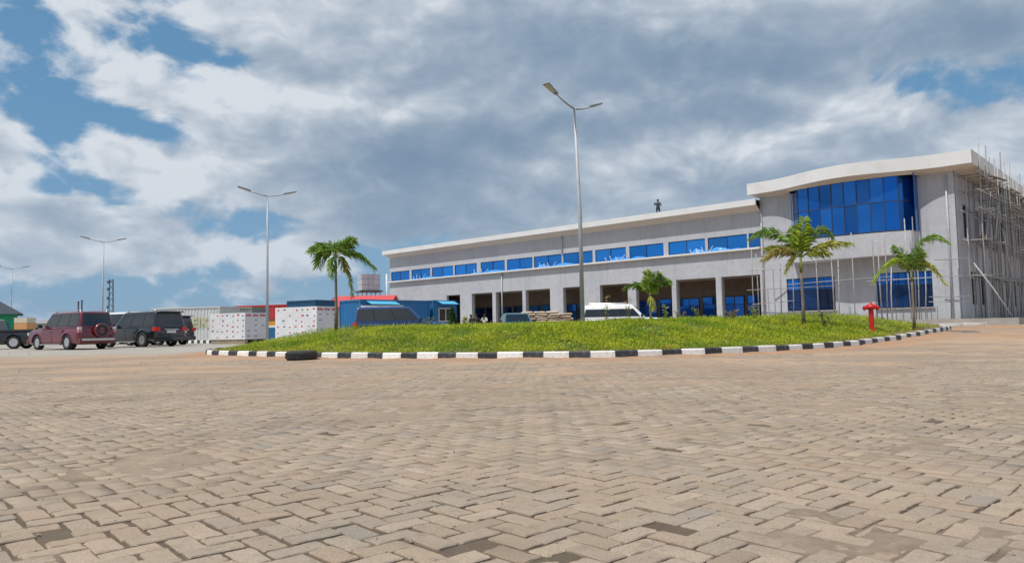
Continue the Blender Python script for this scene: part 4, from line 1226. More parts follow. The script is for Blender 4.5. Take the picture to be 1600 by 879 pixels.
# ================================================================== VEHICLES
chrome = M('alloy', (0.62, 0.62, 0.63), 0.28, 0.9, var=0.05)
black_pl = M('black_plastic', (0.02, 0.02, 0.022), 0.6, var=0.15)
car_glass = M('tinted_car_glass', (0.012, 0.016, 0.02), 0.05, 0.0, var=0.1, spec=0.9)
clear_lens = M('clear_lamp_lens', (0.6, 0.6, 0.6), 0.15, 0.0, var=0.1)
red_lens = M('red_lamp_lens', (0.62, 0.03, 0.02), 0.2, var=0.1)
plate_m = M('number_plate', (0.65, 0.65, 0.62), 0.5)
def paint(name, col, metal=0.15, rough=0.35, dirt=0.07):
    return M(name, col, rough * 0.8, metal, var=0.05, coat=1.0, dirt=dirt, dirtcol=(0.30, 0.25, 0.19), dscale=2.0)
def car(name, label, cat, loc, heading, L, W, H, pm, kind='suv', belt=1.08, wr=0.38, extra=(), group='cars parked in the yard', hood=None, glass=None, wheelbase=None, trimcol=None, win_top=0.84):
    """heading: plan direction the nose points to; local +X forward, +Y to the car's left"""
    gm = glass or car_glass
    t_ = thing(name, label, cat, loc, math.atan2(heading[1], heading[0]), group)
    h2, w2 = L / 2, W / 2
    wb = wheelbase or L * 0.585
    xr, xf = -h2 + (L - wb) * 0.53, -h2 + (L - wb) * 0.53 + wb
    gc = wr * 0.72
    ra = wr * 1.14
    if kind in ('suv', 'pickup'):
        xa = L * 0.205; hoodz = hood or belt - 0.05
    elif kind == 'sedan':
        xa = L * 0.18; hoodz = hood or belt - 0.06
    else:
        xa = L * 0.40; hoodz = hood or belt - 0.08
    def rrect(x0, x1, hw, z, r_=0.22, n_=6):
        out = []
        for cx_, cy_, a0 in ((x1 - r_, hw - r_, 0), (x0 + r_, hw - r_, 1), (x0 + r_, -hw + r_, 2), (x1 - r_, -hw + r_, 3)):
            for k in range(n_ + 1):
                a = (a0 + k / n_) * PI / 2
                out.append((cx_ + r_ * math.cos(a), cy_ + r_ * math.sin(a), z))
        return out
    def loft(rings_):
        mb_ = MB(); n_ = len(rings_[0])
        fs = [tuple(range(n_ - 1, -1, -1)), tuple((len(rings_) - 1) * n_ + k for k in range(n_))]
        for i_ in range(len(rings_) - 1):
            for k in range(n_):
                fs.append((i_ * n_ + k, i_ * n_ + (k + 1) % n_, (i_ + 1) * n_ + (k + 1) % n_, (i_ + 1) * n_ + k))
        return mb_.add([q for r_ in rings_ for q in r_], fs)
    zb = belt - gc
    levels = [(-h2 + 0.14, h2 - 0.16, w2 - 0.10, gc), (-h2 + 0.04, h2 - 0.05, w2 - 0.03, gc + 0.07), (-h2, h2, w2 - 0.005, gc + 0.22), (-h2, h2 - 0.01, w2, gc + zb * 0.5), (-h2 + 0.01, h2 - 0.04, w2 - 0.003, gc + zb * 0.68),
              (-h2 + 0.03, h2 - 0.10, w2 - 0.02, hoodz - 0.12), (-h2 + 0.05, h2 - 0.22, w2 - 0.06, hoodz - 0.03), (-h2 + 0.09, xa + (h2 - xa) * 0.35, w2 - 0.085, belt - 0.005), (-h2 + 0.2, xa, w2 - 0.2, belt + 0.004)]
    b_ = loft([rrect(*q) for q in levels])
    bo = b_.build('body', pm, t_, smooth=True)
    bo.data.set_sharp_from_angle(angle=R(32))
    cut = MB()
    for xc in (xf, xr):
        cut.lathe([(ra, -w2 - 0.3), (ra, -w2 + 0.34)], 28, 'Y', (xc, 0, wr))
        cut.lathe([(ra, w2 - 0.34), (ra, w2 + 0.3)], 28, 'Y', (xc, 0, wr))
    co_ = cut.build('wheel_well', black_pl, t_)
    bmod = bo.modifiers.new('arch', 'BOOLEAN'); bmod.operation = 'DIFFERENCE'; bmod.object = co_; bmod.solver = 'EXACT'
    bpy.context.view_layer.update()
    dg_ = bpy.context.evaluated_depsgraph_get()
    nm_ = bpy.data.meshes.new_from_object(bo.evaluated_get(dg_))
    bo.modifiers.clear(); bo.data = nm_; nm_.name = 'body'
    nm_.materials.clear(); nm_.materials.append(pm)
    nm_.polygons.foreach_set('material_index', [0] * len(nm_.polygons))
    bpy.data.objects.remove(co_)
    for xc in (xf, xr):
        for sg in (-1, 1):
            g = MB()
            arc = [(xc + ra * 1.02 * math.cos(PI * k / 12), wr + ra * 1.02 * math.sin(PI * k / 12)) for k in range(13)]
            arc2 = [(xc + ra * 1.16 * math.cos(PI * k / 12), wr + ra * 1.16 * math.sin(PI * k / 12)) for k in range(13)]
            for k in range(12):
                ya_, yb_ = sg * (w2 - 0.06), sg * (w2 + 0.022)
                q4 = [arc[k], arc[k + 1], arc2[k + 1], arc2[k]]
                g.hexa([(x_, ya_, z_) for x_, z_ in q4], [(x_, yb_ if i_ < 2 else yb_ - sg * 0.02, z_) for i_, (x_, z_) in enumerate(q4)])
            g.build('wheel_arch', pm, t_, smooth=False)
    w = MB(); w.box(-h2 + 0.35, h2 - 0.35, -w2 + 0.22, w2 - 0.22, gc - 0.02, belt - 0.1); w.build('underbody', black_pl, t_)
    # cabin
    if kind == 'suv':
        lo = (-h2 + 0.05, xa + 0.12); hi = (-h2 + 0.20, xa - L * 0.125)
    elif kind == 'pickup':
        lo = (-L * 0.10, xa + 0.12); hi = (-L * 0.07, xa - L * 0.10)
    elif kind == 'sedan':
        lo = (-h2 + 0.55, xa + 0.25); hi = (-h2 + 1.15, xa - L * 0.10)
    else:
        lo = (-h2 + 0.04, xa + 0.20); hi = (-h2 + 0.10, xa - L * 0.045)
    wl, wh = w2 - 0.06, w2 - (0.21 if kind != 'van' else 0.15)
    def cring(q, shrink=0.0):
        return rrect(lo[0] + (hi[0] - lo[0]) * q + shrink, lo[1] + (hi[1] - lo[1]) * q - shrink, wl + (wh - wl) * q - shrink, belt + (H - belt) * q, max(0.05, 0.11 - shrink * 0.3), 5)
    cab = loft([cring(-0.03), cring(0.88), cring(0.955, 0.025), cring(0.99, 0.085), cring(1.0, 0.22)]).build('cabin', pm, t_, smooth=True)
    cab.data.set_sharp_from_angle(angle=R(40))
    def sp(s_, q, sg, out=0.006):
        x0 = lo[0] + (hi[0] - lo[0]) * q; x1 = lo[1] + (hi[1] - lo[1]) * q
        return (x0 + (x1 - x0) * s_, sg * (wl + (wh - wl) * q + out), belt + (H - belt) * q)
    splits = {'suv': [(0.05, 0.29), (0.315, 0.60), (0.625, 0.93)], 'pickup': [(0.06, 0.46), (0.50, 0.92)], 'sedan': [(0.10, 0.50), (0.53, 0.90)], 'van': [(0.04, 0.24), (0.26, 0.46), (0.48, 0.68), (0.71, 0.95)]}[kind]
    q0, q1 = 0.10, win_top
    for sg in (-1, 1):
        a, c = splits[0][0] - 0.012, splits[-1][1] + 0.012
        g = MB()
        g.hexa([sp(a, q0 - .03, sg, .003), sp(c, q0 - .03, sg, .003), sp(c, q0 - .03, sg, -0.02), sp(a, q0 - .03, sg, -0.02)], [sp(a, q1 + .03, sg, .003), sp(c, q1 + .03, sg, .003), sp(c, q1 + .03, sg, -0.02), sp(a, q1 + .03, sg, -0.02)])
        g.build('window_surround', black_pl, t_)
    for sg in (-1, 1):
        for (a, c) in splits:
            g = MB()
            g.hexa([sp(a, q0, sg), sp(c, q0, sg), sp(c, q0, sg, -0.02), sp(a, q0, sg, -0.02)], [sp(a, q1, sg), sp(c, q1, sg), sp(c, q1, sg, -0.02), sp(a, q1, sg, -0.02)])
            g.build('window', gm, t_)
    def ep(front_, q, y):
        e = 1 if front_ else 0
        x = lo[e] + (hi[e] - lo[e]) * q + (0.006 if front_ else -0.006)
        return (x, y * (wl + (wh - wl) * q), belt + (H - belt) * q)
    for fr_, nm in ((True, 'windscreen'), (False, 'rear_window')):
        g = MB(); d_ = Vector((-0.03 if fr_ else 0.03, 0, 0))
        a, b2, c, d = (Vector(ep(fr_, *q)) for q in ((0.10, -0.86), (0.10, 0.86), (0.88, 0.86), (0.88, -0.86)))
        g.hexa([a, b2, b2 + d_, a + d_], [d, c, c + d_, d + d_]); g.build(nm, gm, t_)
    # doors: shallow raised panels with a handle
    nd = {'suv': 2, 'sedan': 2, 'pickup': 2, 'van': 2}[kind]
    x_lo, x_hi = xr + ra * (0.75 if kind != 'van' else 1.05), xf - ra * 1.06
    for sg in (-1, 1):
        for k in range(nd):
            a = x_lo + (x_hi - x_lo) * k / nd + 0.012; c = x_lo + (x_hi - x_lo) * (k + 1) / nd - 0.012
            g = MB(); ys = sorted((sg * (w2 - 0.004), sg * (w2 + 0.007))); g.box(a, c, ys[0], ys[1], gc + 0.12 if k or kind == 'van' else gc + 0.16, belt - 0.06)
            do = g.build('door', pm, t_, bevel=0.006)
            g = MB(); ys = sorted((sg * (w2 + 0.007), sg * (w2 + 0.035))); g.box(a + 0.06, a + 0.24, ys[0], ys[1], belt - 0.19, belt - 0.16); g.build('handle', trimcol or pm, do)
        g = MB(); ys = sorted((sg * (w2 - 0.01), sg * (w2 + 0.19))); g.box(xa - 0.10, xa + 0.02, ys[0], ys[1], belt + 0.02, belt + 0.19); g.build('mirror', black_pl if kind != 'van' else pm, t_, bevel=0.03)
    # wheels
    for xc in (xf, xr):
        for sg in (-1, 1):
            wo_ = bpy.data.objects.new('wheel', None); COL.objects.link(wo_); wo_.parent = t_; wo_.location = (xc, sg * (w2 - 0.12), wr)
            w = MB(); w.lathe([(wr * 0.62, -0.115), (wr * 0.86, -0.125), (wr * 0.97, -0.10), (wr, -0.05), (wr, 0.05), (wr * 0.97, 0.10), (wr * 0.86, 0.125), (wr * 0.62, 0.115)], 26, 'Y', closed=True); w.build('tyre', rubber, wo_, smooth=True)
            w = MB(); w.lathe([(wr * 0.64, 0.10 * sg), (wr * 0.60, 0.06 * sg), (wr * 0.58, -0.05 * sg), (0.0, -0.05 * sg)], 26, 'Y')
            for k in range(6):
                a = 2 * PI * k / 6 + 0.2; c_, s_ = math.cos(a), math.sin(a)
                for (i1, i2) in ((0.05, wr * 0.61),):
                    vs = []
                    for rr, ww in ((i1, 0.055), (i2, 0.04)):
                        for e in (-1, 1):
                            vs.append((rr * c_ - e * ww * s_, 0.085 * sg, rr * s_ + e * ww * c_))
                            vs.append((rr * c_ - e * ww * s_, 0.04 * sg, rr * s_ + e * ww * c_))
                    w.add(vs, [(0, 2, 6, 4), (1, 5, 7, 3), (0, 4, 5, 1), (2, 3, 7, 6), (4, 6, 7, 5), (0, 1, 3, 2)])
            w.lathe([(0.0, 0.10 * sg), (0.06, 0.095 * sg), (0.07, 0.05 * sg)], 12, 'Y')
            w.build('rim', chrome, wo_)
    # lamps, bumpers, plate
    for sg in (-1, 1):
        ya, yb = sorted((sg * (w2 - 0.02), sg * (w2 - 0.30)))
        g = MB(); g.box(h2 - 0.12, h2 - 0.005, ya, yb, hoodz - 0.30, hoodz - 0.14); g.build('headlight', clear_lens, t_, bevel=0.02)
        if 'tall_tail' in extra:
            g = MB(); ya, yb = sorted((sg * (w2 + 0.008), sg * (w2 - 0.16))); g.box(-h2 - 0.012, -h2 + 0.13, ya, yb, belt - 0.10, belt + 0.02); tl = g.build('tail_light', clear_lens, t_, bevel=0.01)
            g = MB(); g.box(-h2 - 0.014, -h2 + 0.125, ya, yb, belt - 0.24, belt - 0.105); g.build('tail_lens', M('pale_red_lens', (0.55, 0.2, 0.2), 0.2), tl)
        else:
            g = MB(); ya, yb = sorted((sg * (w2 + 0.008), sg * (w2 - 0.32))); g.box(-h2 - 0.012, -h2 + 0.22, ya, yb, belt - 0.24, belt - 0.03); g.build('tail_light', red_lens, t_, bevel=0.015)
    for nm, x0, x1 in (('front_bumper', h2 - 0.10, h2 + 0.07), ('rear_bumper', -h2 - 0.07, -h2 + 0.10)):
        g = MB(); g.box(x0, x1, -w2 + 0.03, w2 - 0.03, gc + 0.02, gc + 0.27); g.build(nm, pm, t_, bevel=0.04)
    g = MB(); g.box(h2 - 0.05, h2 + 0.012, -w2 + 0.42, w2 - 0.42, hoodz - 0.32, hoodz - 0.13); g.build('grille', black_pl, t_)
    if 'chrome_bumper' in extra:
        g = MB(); g.box(-h2 - 0.085, -h2 - 0.071, -w2 + 0.12, w2 - 0.12, gc + 0.17, gc + 0.27); g.build('bumper_strip', chrome, t_)
    if 'spare' in extra:
        g = MB(); g.lathe([(0.0, -h2 - 0.20), (0.30, -h2 - 0.20), (0.345, -h2 - 0.17), (0.36, -h2 - 0.06), (0.34, -h2 + 0.0)], 28, 'X', (0, -0.10, 0.93)); so_ = g.build('spare_wheel_cover', pm, t_, smooth=True)
        g = MB(); g.lathe([(0.16, -h2 - 0.206), (0.29, -h2 - 0.206), (0.29, -h2 - 0.2), (0.16, -h2 - 0.2)], 24, 'X', (0, -0.10, 0.93), closed=True); g.build('cover_ring', black_pl, so_)
    else:
        g = MB(); g.box(-h2 - 0.022, -h2 - 0.002, -0.28, 0.28, belt - 0.34, belt - 0.20); g.build('number_plate', plate_m, t_)
        g = MB(); g.box(-h2 - 0.03, -h2 - 0.002, -0.42, 0.42, belt - 0.17, belt - 0.13); g.build('tailgate_strip', chrome, t_)
    if 'board' in extra:
        for sg in (-1, 1):
            ya, yb = sorted((sg * (w2 - 0.05), sg * (w2 + 0.09))); g = MB(); g.box(xr + ra + 0.02, xf - ra - 0.02, ya, yb, gc - 0.03, gc + 0.03); g.build('running_board', chrome, t_, bevel=0.02)
    if 'rails' in extra:
        for sg in (-1, 1):
            g = MB(); g.tube([(hi[0] + 0.1, sg * (wh - 0.08), H - 0.01), (hi[0] + 0.25, sg * (wh - 0.08), H + 0.06), (hi[1] - 0.35, sg * (wh - 0.08), H + 0.06), (hi[1] - 0.2, sg * (wh - 0.08), H - 0.01)], 0.02, 6); g.build('roof_rail', chrome, t_, smooth=True)
    if 'spoiler' in extra:
        g = MB(); g.box(hi[0] - 0.26, hi[0] + 0.12, -wh + 0.03, wh - 0.03, H - 0.07, H - 0.015); g.build('spoiler', pm, t_, bevel=0.015)
    if 'bed' in extra:
        bx0, bx1 = -h2 + 0.10, lo[0] - 0.08
        g = MB(); g.box(bx0, bx1, -w2 + 0.12, w2 - 0.12, belt + 0.001, belt + 0.012); g.build('load_bed', black_pl, t_)
        for sg in (-1, 1):
            ya, yb = sorted((sg * (w2 - 0.02), sg * (w2 - 0.1))); g = MB(); g.box(bx0, bx1, ya, yb, belt - 0.02, belt + 0.10); g.build('bed_rail', pm, t_)
    return t_
maroon = paint('maroon_paint', (0.14, 0.005, 0.020))
blackp = paint('black_paint', (0.008, 0.011, 0.015), 0.2, 0.25, 0.06)
navy = paint('navy_paint', (0.014, 0.055, 0.19), 0.3, 0.3)
whitep = paint('white_paint', (0.78, 0.78, 0.77), 0.0, 0.4, 0.12)
teal = paint('teal_paint', (0.05, 0.18, 0.22), 0.3, 0.3)
graphite = paint('graphite_paint', (0.018, 0.020, 0.024), 0.3, 0.3)
head = Vector((-0.86, 0.51, 0)).normalized()
left = Vector((-head.y, head.x, 0))
def park(px, py, depth, dist_x, dist_y, hd):
    """place a car so that the ground point under one of its wheels (dist_x ahead, dist_y left of centre) is seen at px"""
    p = on_ground(px, depth)
    hd = Vector((*hd[:2], 0)).normalized(); lf = Vector((-hd.y, hd.x, 0))
    c = p - hd * dist_x - lf * dist_y
    return (c.x, c.y, p.z)
car('off_roader', 'maroon off-roader with a spare wheel cover on its tailgate', 'car', park(108, 546, 36.0, -1.38, 0.85, head), head, 4.75, 1.86, 1.87, maroon, extra=('spare', 'board', 'chrome_bumper', 'tall_tail', 'rails'), wheelbase=2.72)
h2_ = Vector((-0.88, 0.47, 0)).normalized()
car('off_roader', 'black off-roader with roof spoiler and red tail lights beside the maroon one', 'car', park(226, 541, 39.5, -1.5, 0.9, h2_), h2_, 4.95, 1.96, 1.92, blackp, wr=0.41, extra=('spoiler', 'rails', 'board'), wheelbase=2.85)
car('off_roader', 'dark off-roader half hidden beyond the black one by the pale container', 'car', park(249, 536, 44.5, -1.4, 0.9, h2_), h2_, 4.7, 1.88, 1.80, graphite, extra=('spoiler',), wheelbase=2.75)
car('minibus', 'white minibus whose roof shows above the black off-roader', 'minibus', tuple(on_ground(196, 52)), (-0.9, 0.45), 4.9, 1.85, 2.22, whitep, kind='van', belt=1.15, wr=0.34, hood=0.98)
car('pickup_truck', 'dark pickup truck cut by the left edge of the photo', 'pickup', tuple(on_ground(-12, 42.5)), (-0.97, -0.2), 5.2, 1.85, 1.72, blackp, kind='pickup', belt=1.0, extra=('bed',), wheelbase=3.1)
car('off_roader', 'dark blue off-roader behind the mound in front of the blue containers', 'car', tuple(on_ground(627, 39)), (0.985, 0.17), 4.95, 1.88, 1.86, navy, extra=('rails',), wheelbase=2.75)
car('saloon_car', 'teal saloon whose roof shows over the grass left of the sacks', 'car', tuple(on_ground(806, 42)), (0.12, -0.99), 4.4, 1.76, 1.49, teal, kind='sedan', belt=0.92, wr=0.31)
car('off_roader', 'white off-roader parked behind the mound under the arcade', 'car', tuple(on_ground(978, 41.5)), (0.97, -0.22), 4.85, 1.85, 1.84, whitep, extra=('rails',), wheelbase=2.85, win_top=0.62)

# ================================================================== CARTON STACKS (white wrapped, printed)
carton_m = M('white_carton', (0.74, 0.73, 0.74), 0.7, var=0.06, vscale=3, rnd=0.05, dirt=0.15, dirtcol=(0.5, 0.46, 0.42), dscale=3)
ink_red = M('red_print', (0.55, 0.06, 0.08), 0.7)
ink_blue = M('violet_print', (0.20, 0.20, 0.38), 0.7)
pallet_m = M('pallet_wood', (0.36, 0.29, 0.22), 0.9, var=0.25, vscale=4, rnd=0.2)
def carton_stack(label, corner, depth_, top_py, px_left, px_right, dl, dr, rows, name='carton_stack', lowband=False):
    """near vertical edge at px=corner; one face runs dl metres to the left-back, the other dr to the right-back"""
    c = on_ground(corner, depth_)
    Hh = at(corner, top_py, depth_).z - c.z
    lx = at(px_left, 500, depth_ + dl[1]) - c; rx_ = at(px_right, 500, depth_ + dr[1]) - c
    u = Vector((lx.x, lx.y, 0)); v = Vector((rx_.x, rx_.y, 0))
    U, Vv = u.normalized(), v.normalized()
    t_ = thing(name, label, 'carton stack', tuple(c), 0, 'stacks of white cartons')
    lu, lv = u.length, v.length
    base = 0.28 if lowband else 0.16
    w = MB()
    for k in range(3):
        q = v * (0.02 + 0.42 * k)
        w.hexa([q + U * 0.03, q + U * 0.03 + v * 0.12, q + v * 0.12 + u * 0.97, q + u * 0.97], [Vector(z) + Vector((0, 0, base - 0.03)) for z in (q + U * 0.03, q + U * 0.03 + v * 0.12, q + v * 0.12 + u * 0.97, q + u * 0.97)])
    w.hexa([Vector((0, 0, base - 0.029)), v + Vector((0, 0, base - 0.029)), u + v + Vector((0, 0, base - 0.029)), u + Vector((0, 0, base - 0.029))], [Vector((0, 0, base - 0.002)), v + Vector((0, 0, base - 0.002)), u + v + Vector((0, 0, base - 0.002)), u + Vector((0, 0, base - 0.002))])
    w.build('pallet', pallet_m, t_)
    ch = (Hh - base) / rows
    nu = max(3, round(lu / 0.42)); nv = max(2, round(lv / 0.5))
    nn_u = Vector((U.y, -U.x, 0)); nn_v = Vector((Vv.y, -Vv.x, 0))
    if nn_u.dot(Vv) > 0: nn_u = -nn_u
    if nn_v.dot(U) > 0: nn_v = -nn_v
    g_ = 0.006
    for k in range(rows):
        z0 = base + ch * k; z1 = z0 + ch - 0.004
        for i in range(nu):
            for j in range(nv):
                if i and j and k < rows - 1:
                    continue            # cartons inside the stack never show
                jx = random.uniform(0, 0.012)
                o0 = u * (i / nu) + v * (j / nv) + U * g_ + Vv * g_ + (U * jx if i == 0 else Vector()) + Vector((0, 0, 0))
                du = u / nu - U * g_; dv = v / nv - Vv * g_
                mb_ = MB()
                mb_.hexa([o0 + Vector((0, 0, z0)), o0 + dv + Vector((0, 0, z0)), o0 + du + dv + Vector((0, 0, z0)), o0 + du + Vector((0, 0, z0))],
                         [o0 + Vector((0, 0, z1)), o0 + dv + Vector((0, 0, z1)), o0 + du + dv + Vector((0, 0, z1)), o0 + du + Vector((0, 0, z1))])
                co = mb_.build('carton', carton_m, t_)
                # printed marks on the outward faces
                def mark(p0, along, wid, hgt, zc, nn, mt):
                    a = p0 + nn * 0.003; b2 = a + along * wid
                    m2 = MB()
                    m2.hexa([a + Vector((0, 0, zc)), b2 + Vector((0, 0, zc)), b2 + nn * 0.003 + Vector((0, 0, zc)), a + nn * 0.003 + Vector((0, 0, zc))],
                            [a + Vector((0, 0, zc + hgt)), b2 + Vector((0, 0, zc + hgt)), b2 + nn * 0.003 + Vector((0, 0, zc + hgt)), a + nn * 0.003 + Vector((0, 0, zc + hgt))])
                    m2.build('print', mt, co)
                if j == 0 and random.random() < 0.75:
                    mark(o0 + du * random.uniform(0.15, 0.4), U, (u.length / nu) * random.uniform(0.2, 0.42), ch * random.uniform(0.16, 0.36), z0 + ch * random.uniform(0.25, 0.5), nn_u, random.choice((ink_red, ink_red, ink_blue, ink_blue)))
                if i == 0 and (k == rows - 1):
                    x_ = 0.10
                    while x_ < 0.86:
                        ww = random.uniform(0.07, 0.14)
                        mark(o0 + dv * x_, Vv, (v.length / nv) * ww, ch * random.uniform(0.38, 0.52), z0 + ch * 0.28, nn_v, ink_red)
                        x_ += ww + 0.05
                elif i == 0 and random.random() < 0.55:
                    mark(o0 + dv * 0.3, Vv, (v.length / nv) * 0.4, ch * 0.16, z0 + ch * 0.5, nn_v, random.choice((ink_red, ink_blue)))
    return t_
carton_stack('left stack of white printed cartons on a timber base near the pale container', 383, 44.0, 488, 328, 416, (0, 1.5), (0, 1.3), 5, lowband=True)
carton_stack('right stack of white printed cartons behind the young green palm', 495, 41.0, 478, 430, 528, (0, 1.4), (0, 1.4), 6)

# ================================================================== SHIPPING CONTAINERS AND SHEDS
def corrugated(mb_, p0, p1, z0, z1, nrm, pitch=0.28, d=0.036):
    p0 = Vector(p0); p1 = Vector(p1); L_ = (p1 - p0).length; dr = (p1 - p0) / L_
    n_ = max(2, int(L_ / pitch)); st = L_ / n_
    xs = []
    for k in range(n_):
        for f_, o_ in ((0.0, 0), (0.35, 0), (0.5, 1), (0.85, 1)):
            xs.append(((k + f_) * st, -d * o_))
    xs.append((L_, 0))
    vs = []
    for x, o_ in xs:
        q = p0 + dr * x + Vector(nrm) * o_
        vs += [(q.x, q.y, z0), (q.x, q.y, z1)]
    mb_.add(vs, [(2 * k, 2 * k + 2, 2 * k + 3, 2 * k + 1) for k in range(len(xs) - 1)])
def container(label, loc, rz, L, W, H, mat_, name='shipping_container', post=None, group='shipping containers in the yard', zlift=0.0):
    """local X along its length, origin at a ground corner"""
    t_ = thing(name, label, 'container', loc, rz, group)
    pm_ = post or mat_
    w = MB()
    corrugated(w, (0.08, 0.03, 0), (L - 0.08, 0.03, 0), 0.12, H - 0.1, (0, -1, 0)); w.build('side_panel', mat_, t_, fix=False)
    w = MB(); corrugated(w, (0.08, W - 0.03, 0), (L - 0.08, W - 0.03, 0), 0.12, H - 0.1, (0, 1, 0))
    w.build('side_panel', mat_, t_, fix=False)
    w = MB(); corrugated(w, (0.03, 0.08, 0), (0.03, W - 0.08, 0), 0.12, H - 0.1, (-1, 0, 0)); w.build('end_panel', mat_, t_, fix=False)
    w = MB(); corrugated(w, (L - 0.03, 0.08, 0), (L - 0.03, W - 0.08, 0), 0.12, H - 0.1, (1, 0, 0)); w.build('end_panel', mat_, t_, fix=False)
    for (x, y) in ((0, 0), (L - 0.09, 0), (0, W - 0.09), (L - 0.09, W - 0.09)):
        w = MB(); w.box(x, x + 0.09, y, y + 0.09, 0, H); w.build('corner_post', pm_, t_)
    for z in (0.0, H - 0.11):
        w = MB(); w.box(0.09, L - 0.09, 0.0, 0.07, z, z + 0.11); w.box(0.09, L - 0.09, W - 0.07, W, z, z + 0.11); w.box(0.0, 0.07, 0.09, W - 0.09, z, z + 0.11); w.box(L - 0.07, L, 0.09, W - 0.09, z, z + 0.11); w.build('rail', pm_, t_)
    w = MB(); w.box(0.07, L - 0.07, 0.07, W - 0.07, H - 0.06, H - 0.02); w.build('roof_panel', mat_, t_)
    return t_
pale_c = M('pale_container_paint', (0.60, 0.60, 0.60), 0.6, var=0.08, dirt=0.3, dirtcol=(0.42, 0.37, 0.31), dscale=1.2)
red_c = M('red_container_paint', (0.55, 0.045, 0.05), 0.6, var=0.12, dirt=0.45, dirtcol=(0.30, 0.10, 0.07), dscale=1.4)
blue_c = M('blue_container_paint', (0.015, 0.15, 0.37), 0.55, var=0.14, dirt=0.45, dirtcol=(0.10, 0.14, 0.19), dscale=1.4)
teal_c = M('dark_teal_container_paint', (0.015, 0.085, 0.17), 0.5, var=0.1, dirt=0.2)
grey_c = M('grey_sheet_metal', (0.30, 0.31, 0.32), 0.5, 0.3, var=0.12, dirt=0.3)
cyan_m = M('light_blue_awning', (0.09, 0.45, 0.66), 0.5, var=0.08)
ylw_print = M('faded_yellow_print', (0.56, 0.53, 0.28), 0.8, var=0.15)
def place_from(px_a, da, px_b, db):
    a = at(px_a, 500, da); b2 = at(px_b, 500, db)
    rz = math.atan2(b2.y - a.y, b2.x - a.x)
    return (a.x, a.y, min(gzf(a.x, a.y), gzf(b2.x, b2.y))), rz, math.hypot(b2.x - a.x, b2.y - a.y)
loc, rz, ln = place_from(236, 56.5, 343, 55.0)
pc = container('pale grey container with faded yellow letters behind the parked cars', loc, rz, ln, 2.44, 2.62, pale_c)
def text_part(txt, size, mat_, parent, loc_, rot_, name='lettering', ext=0.004):
    cu = bpy.data.curves.new(name, 'FONT'); cu.body = txt; cu.size = size; cu.extrude = ext; cu.align_x = 'LEFT'; cu.offset = 0.012
    tmp = bpy.data.objects.new('tmp', cu); COL.objects.link(tmp)
    dg = bpy.context.evaluated_depsgraph_get(); dg.update()
    me = bpy.data.meshes.new_from_object(tmp.evaluated_get(dg))
    bpy.data.objects.remove(tmp)
    me.materials.clear(); me.materials.append(mat_)
    o = inst(name, me, parent, loc_, rot_)
    return o
tl_ = (at(301, 511, 55.7) - Vector(loc)); xl_ = Vector((math.cos(rz), math.sin(rz), 0)).dot(tl_)
text_part('EIK', 1.05, ylw_print, pc, (xl_, -0.012, at(301, 511.5, 55.7).z - loc[2]), (PI / 2, 0, 0))
# grey sheet shed and red container behind the cartons
loc, rz, ln = place_from(338, 60, 393, 59)
gs = container('grey sheet metal container between the pale and the red containers', loc, rz, ln, 2.4, 2.62, grey_c, post=M('olive_post', (0.33, 0.31, 0.2), 0.7))
loc, rz, ln = place_from(366, 66, 452, 64)
container('bright red container showing above the white carton stacks', loc, rz, ln, 2.44, 2.95, red_c)
loc, rz, ln = place_from(419, 58.5, 433, 58.0)
sg_ = thing('drum_stack', 'small yellow and blue painted booth between the white carton stacks', 'booth', loc, rz)
for z0, z1, mt in ((0, 0.95, M('booth_blue', (0.02, 0.12, 0.25), 0.6)), (0.95, 1.12, M('booth_white', (0.7, 0.7, 0.66), 0.6)), (1.12, 1.45, M('booth_orange', (0.62, 0.27, 0.03), 0.6)), (1.45, 1.6, M('booth_dark', (0.12, 0.07, 0.04), 0.7))):
    w = MB(); w.box(0, ln + 0.4, 0, 0.9, z0 + 0.002, z1); w.build('panel_band', mt, sg_)
sg_.name = 'booth'
loc, rz, ln = place_from(448, 59, 492, 57.5)
container('dark teal container top showing above the right carton stack', loc, rz, ln, 2.44, 3.05, teal_c)
# blue site office containers
axv = Vector((math.cos(R(47)), math.sin(R(47)), 0))         # parallel to the shaded side of the building
c0 = on_ground(563, 49.0)
rzc = R(47)
of1 = container('bright blue site office container with an awning behind the dark blue off-roader', tuple(c0), rzc, 6.06, 2.44, 2.72, blue_c, name='site_office')
def awning(parent, x0, x1, z):
    w = MB(); w.add([(x0, 0, z), (x1, 0, z), (x1, -0.6, z - 0.22), (x0, -0.6, z - 0.22), (x0, 0, z - 0.02), (x1, 0, z - 0.02), (x1, -0.6, z - 0.25), (x0, -0.6, z - 0.25)], [(0, 1, 2, 3), (7, 6, 5, 4), (3, 2, 6, 7), (0, 3, 7, 4), (1, 5, 6, 2)]); w.build('awning', cyan_m, parent)
white_fr = M('white_window_frame', (0.7, 0.7, 0.68), 0.6)
def office_window(parent, x0, x1, z0, z1):
    w = MB(); w.box(x0, x1, -0.03, -0.001, z0, z0 + 0.06); w.box(x0, x1, -0.03, -0.001, z1 - 0.06, z1); w.box(x0, x0 + 0.06, -0.03, -0.001, z0 + .06, z1 - .06); w.box(x1 - 0.06, x1, -0.03, -0.001, z0 + .06, z1 - .06); w.box((x0 + x1) / 2 - .03, (x0 + x1) / 2 + .03, -0.03, -0.001, z0 + .06, z1 - .06)
    fo = w.build('window', white_fr, parent)
    for a, b2 in ((x0 + .06, (x0 + x1) / 2 - .03), ((x0 + x1) / 2 + .03, x1 - .06)):
        w = MB(); w.box(a, b2, -0.02, -0.004, z0 + .06, z1 - .06); w.build('pane', dark_in, fo)
awning(of1, 0.5, 2.9, 2.62); office_window(of1, 0.7, 2.5, 1.15, 2.2)
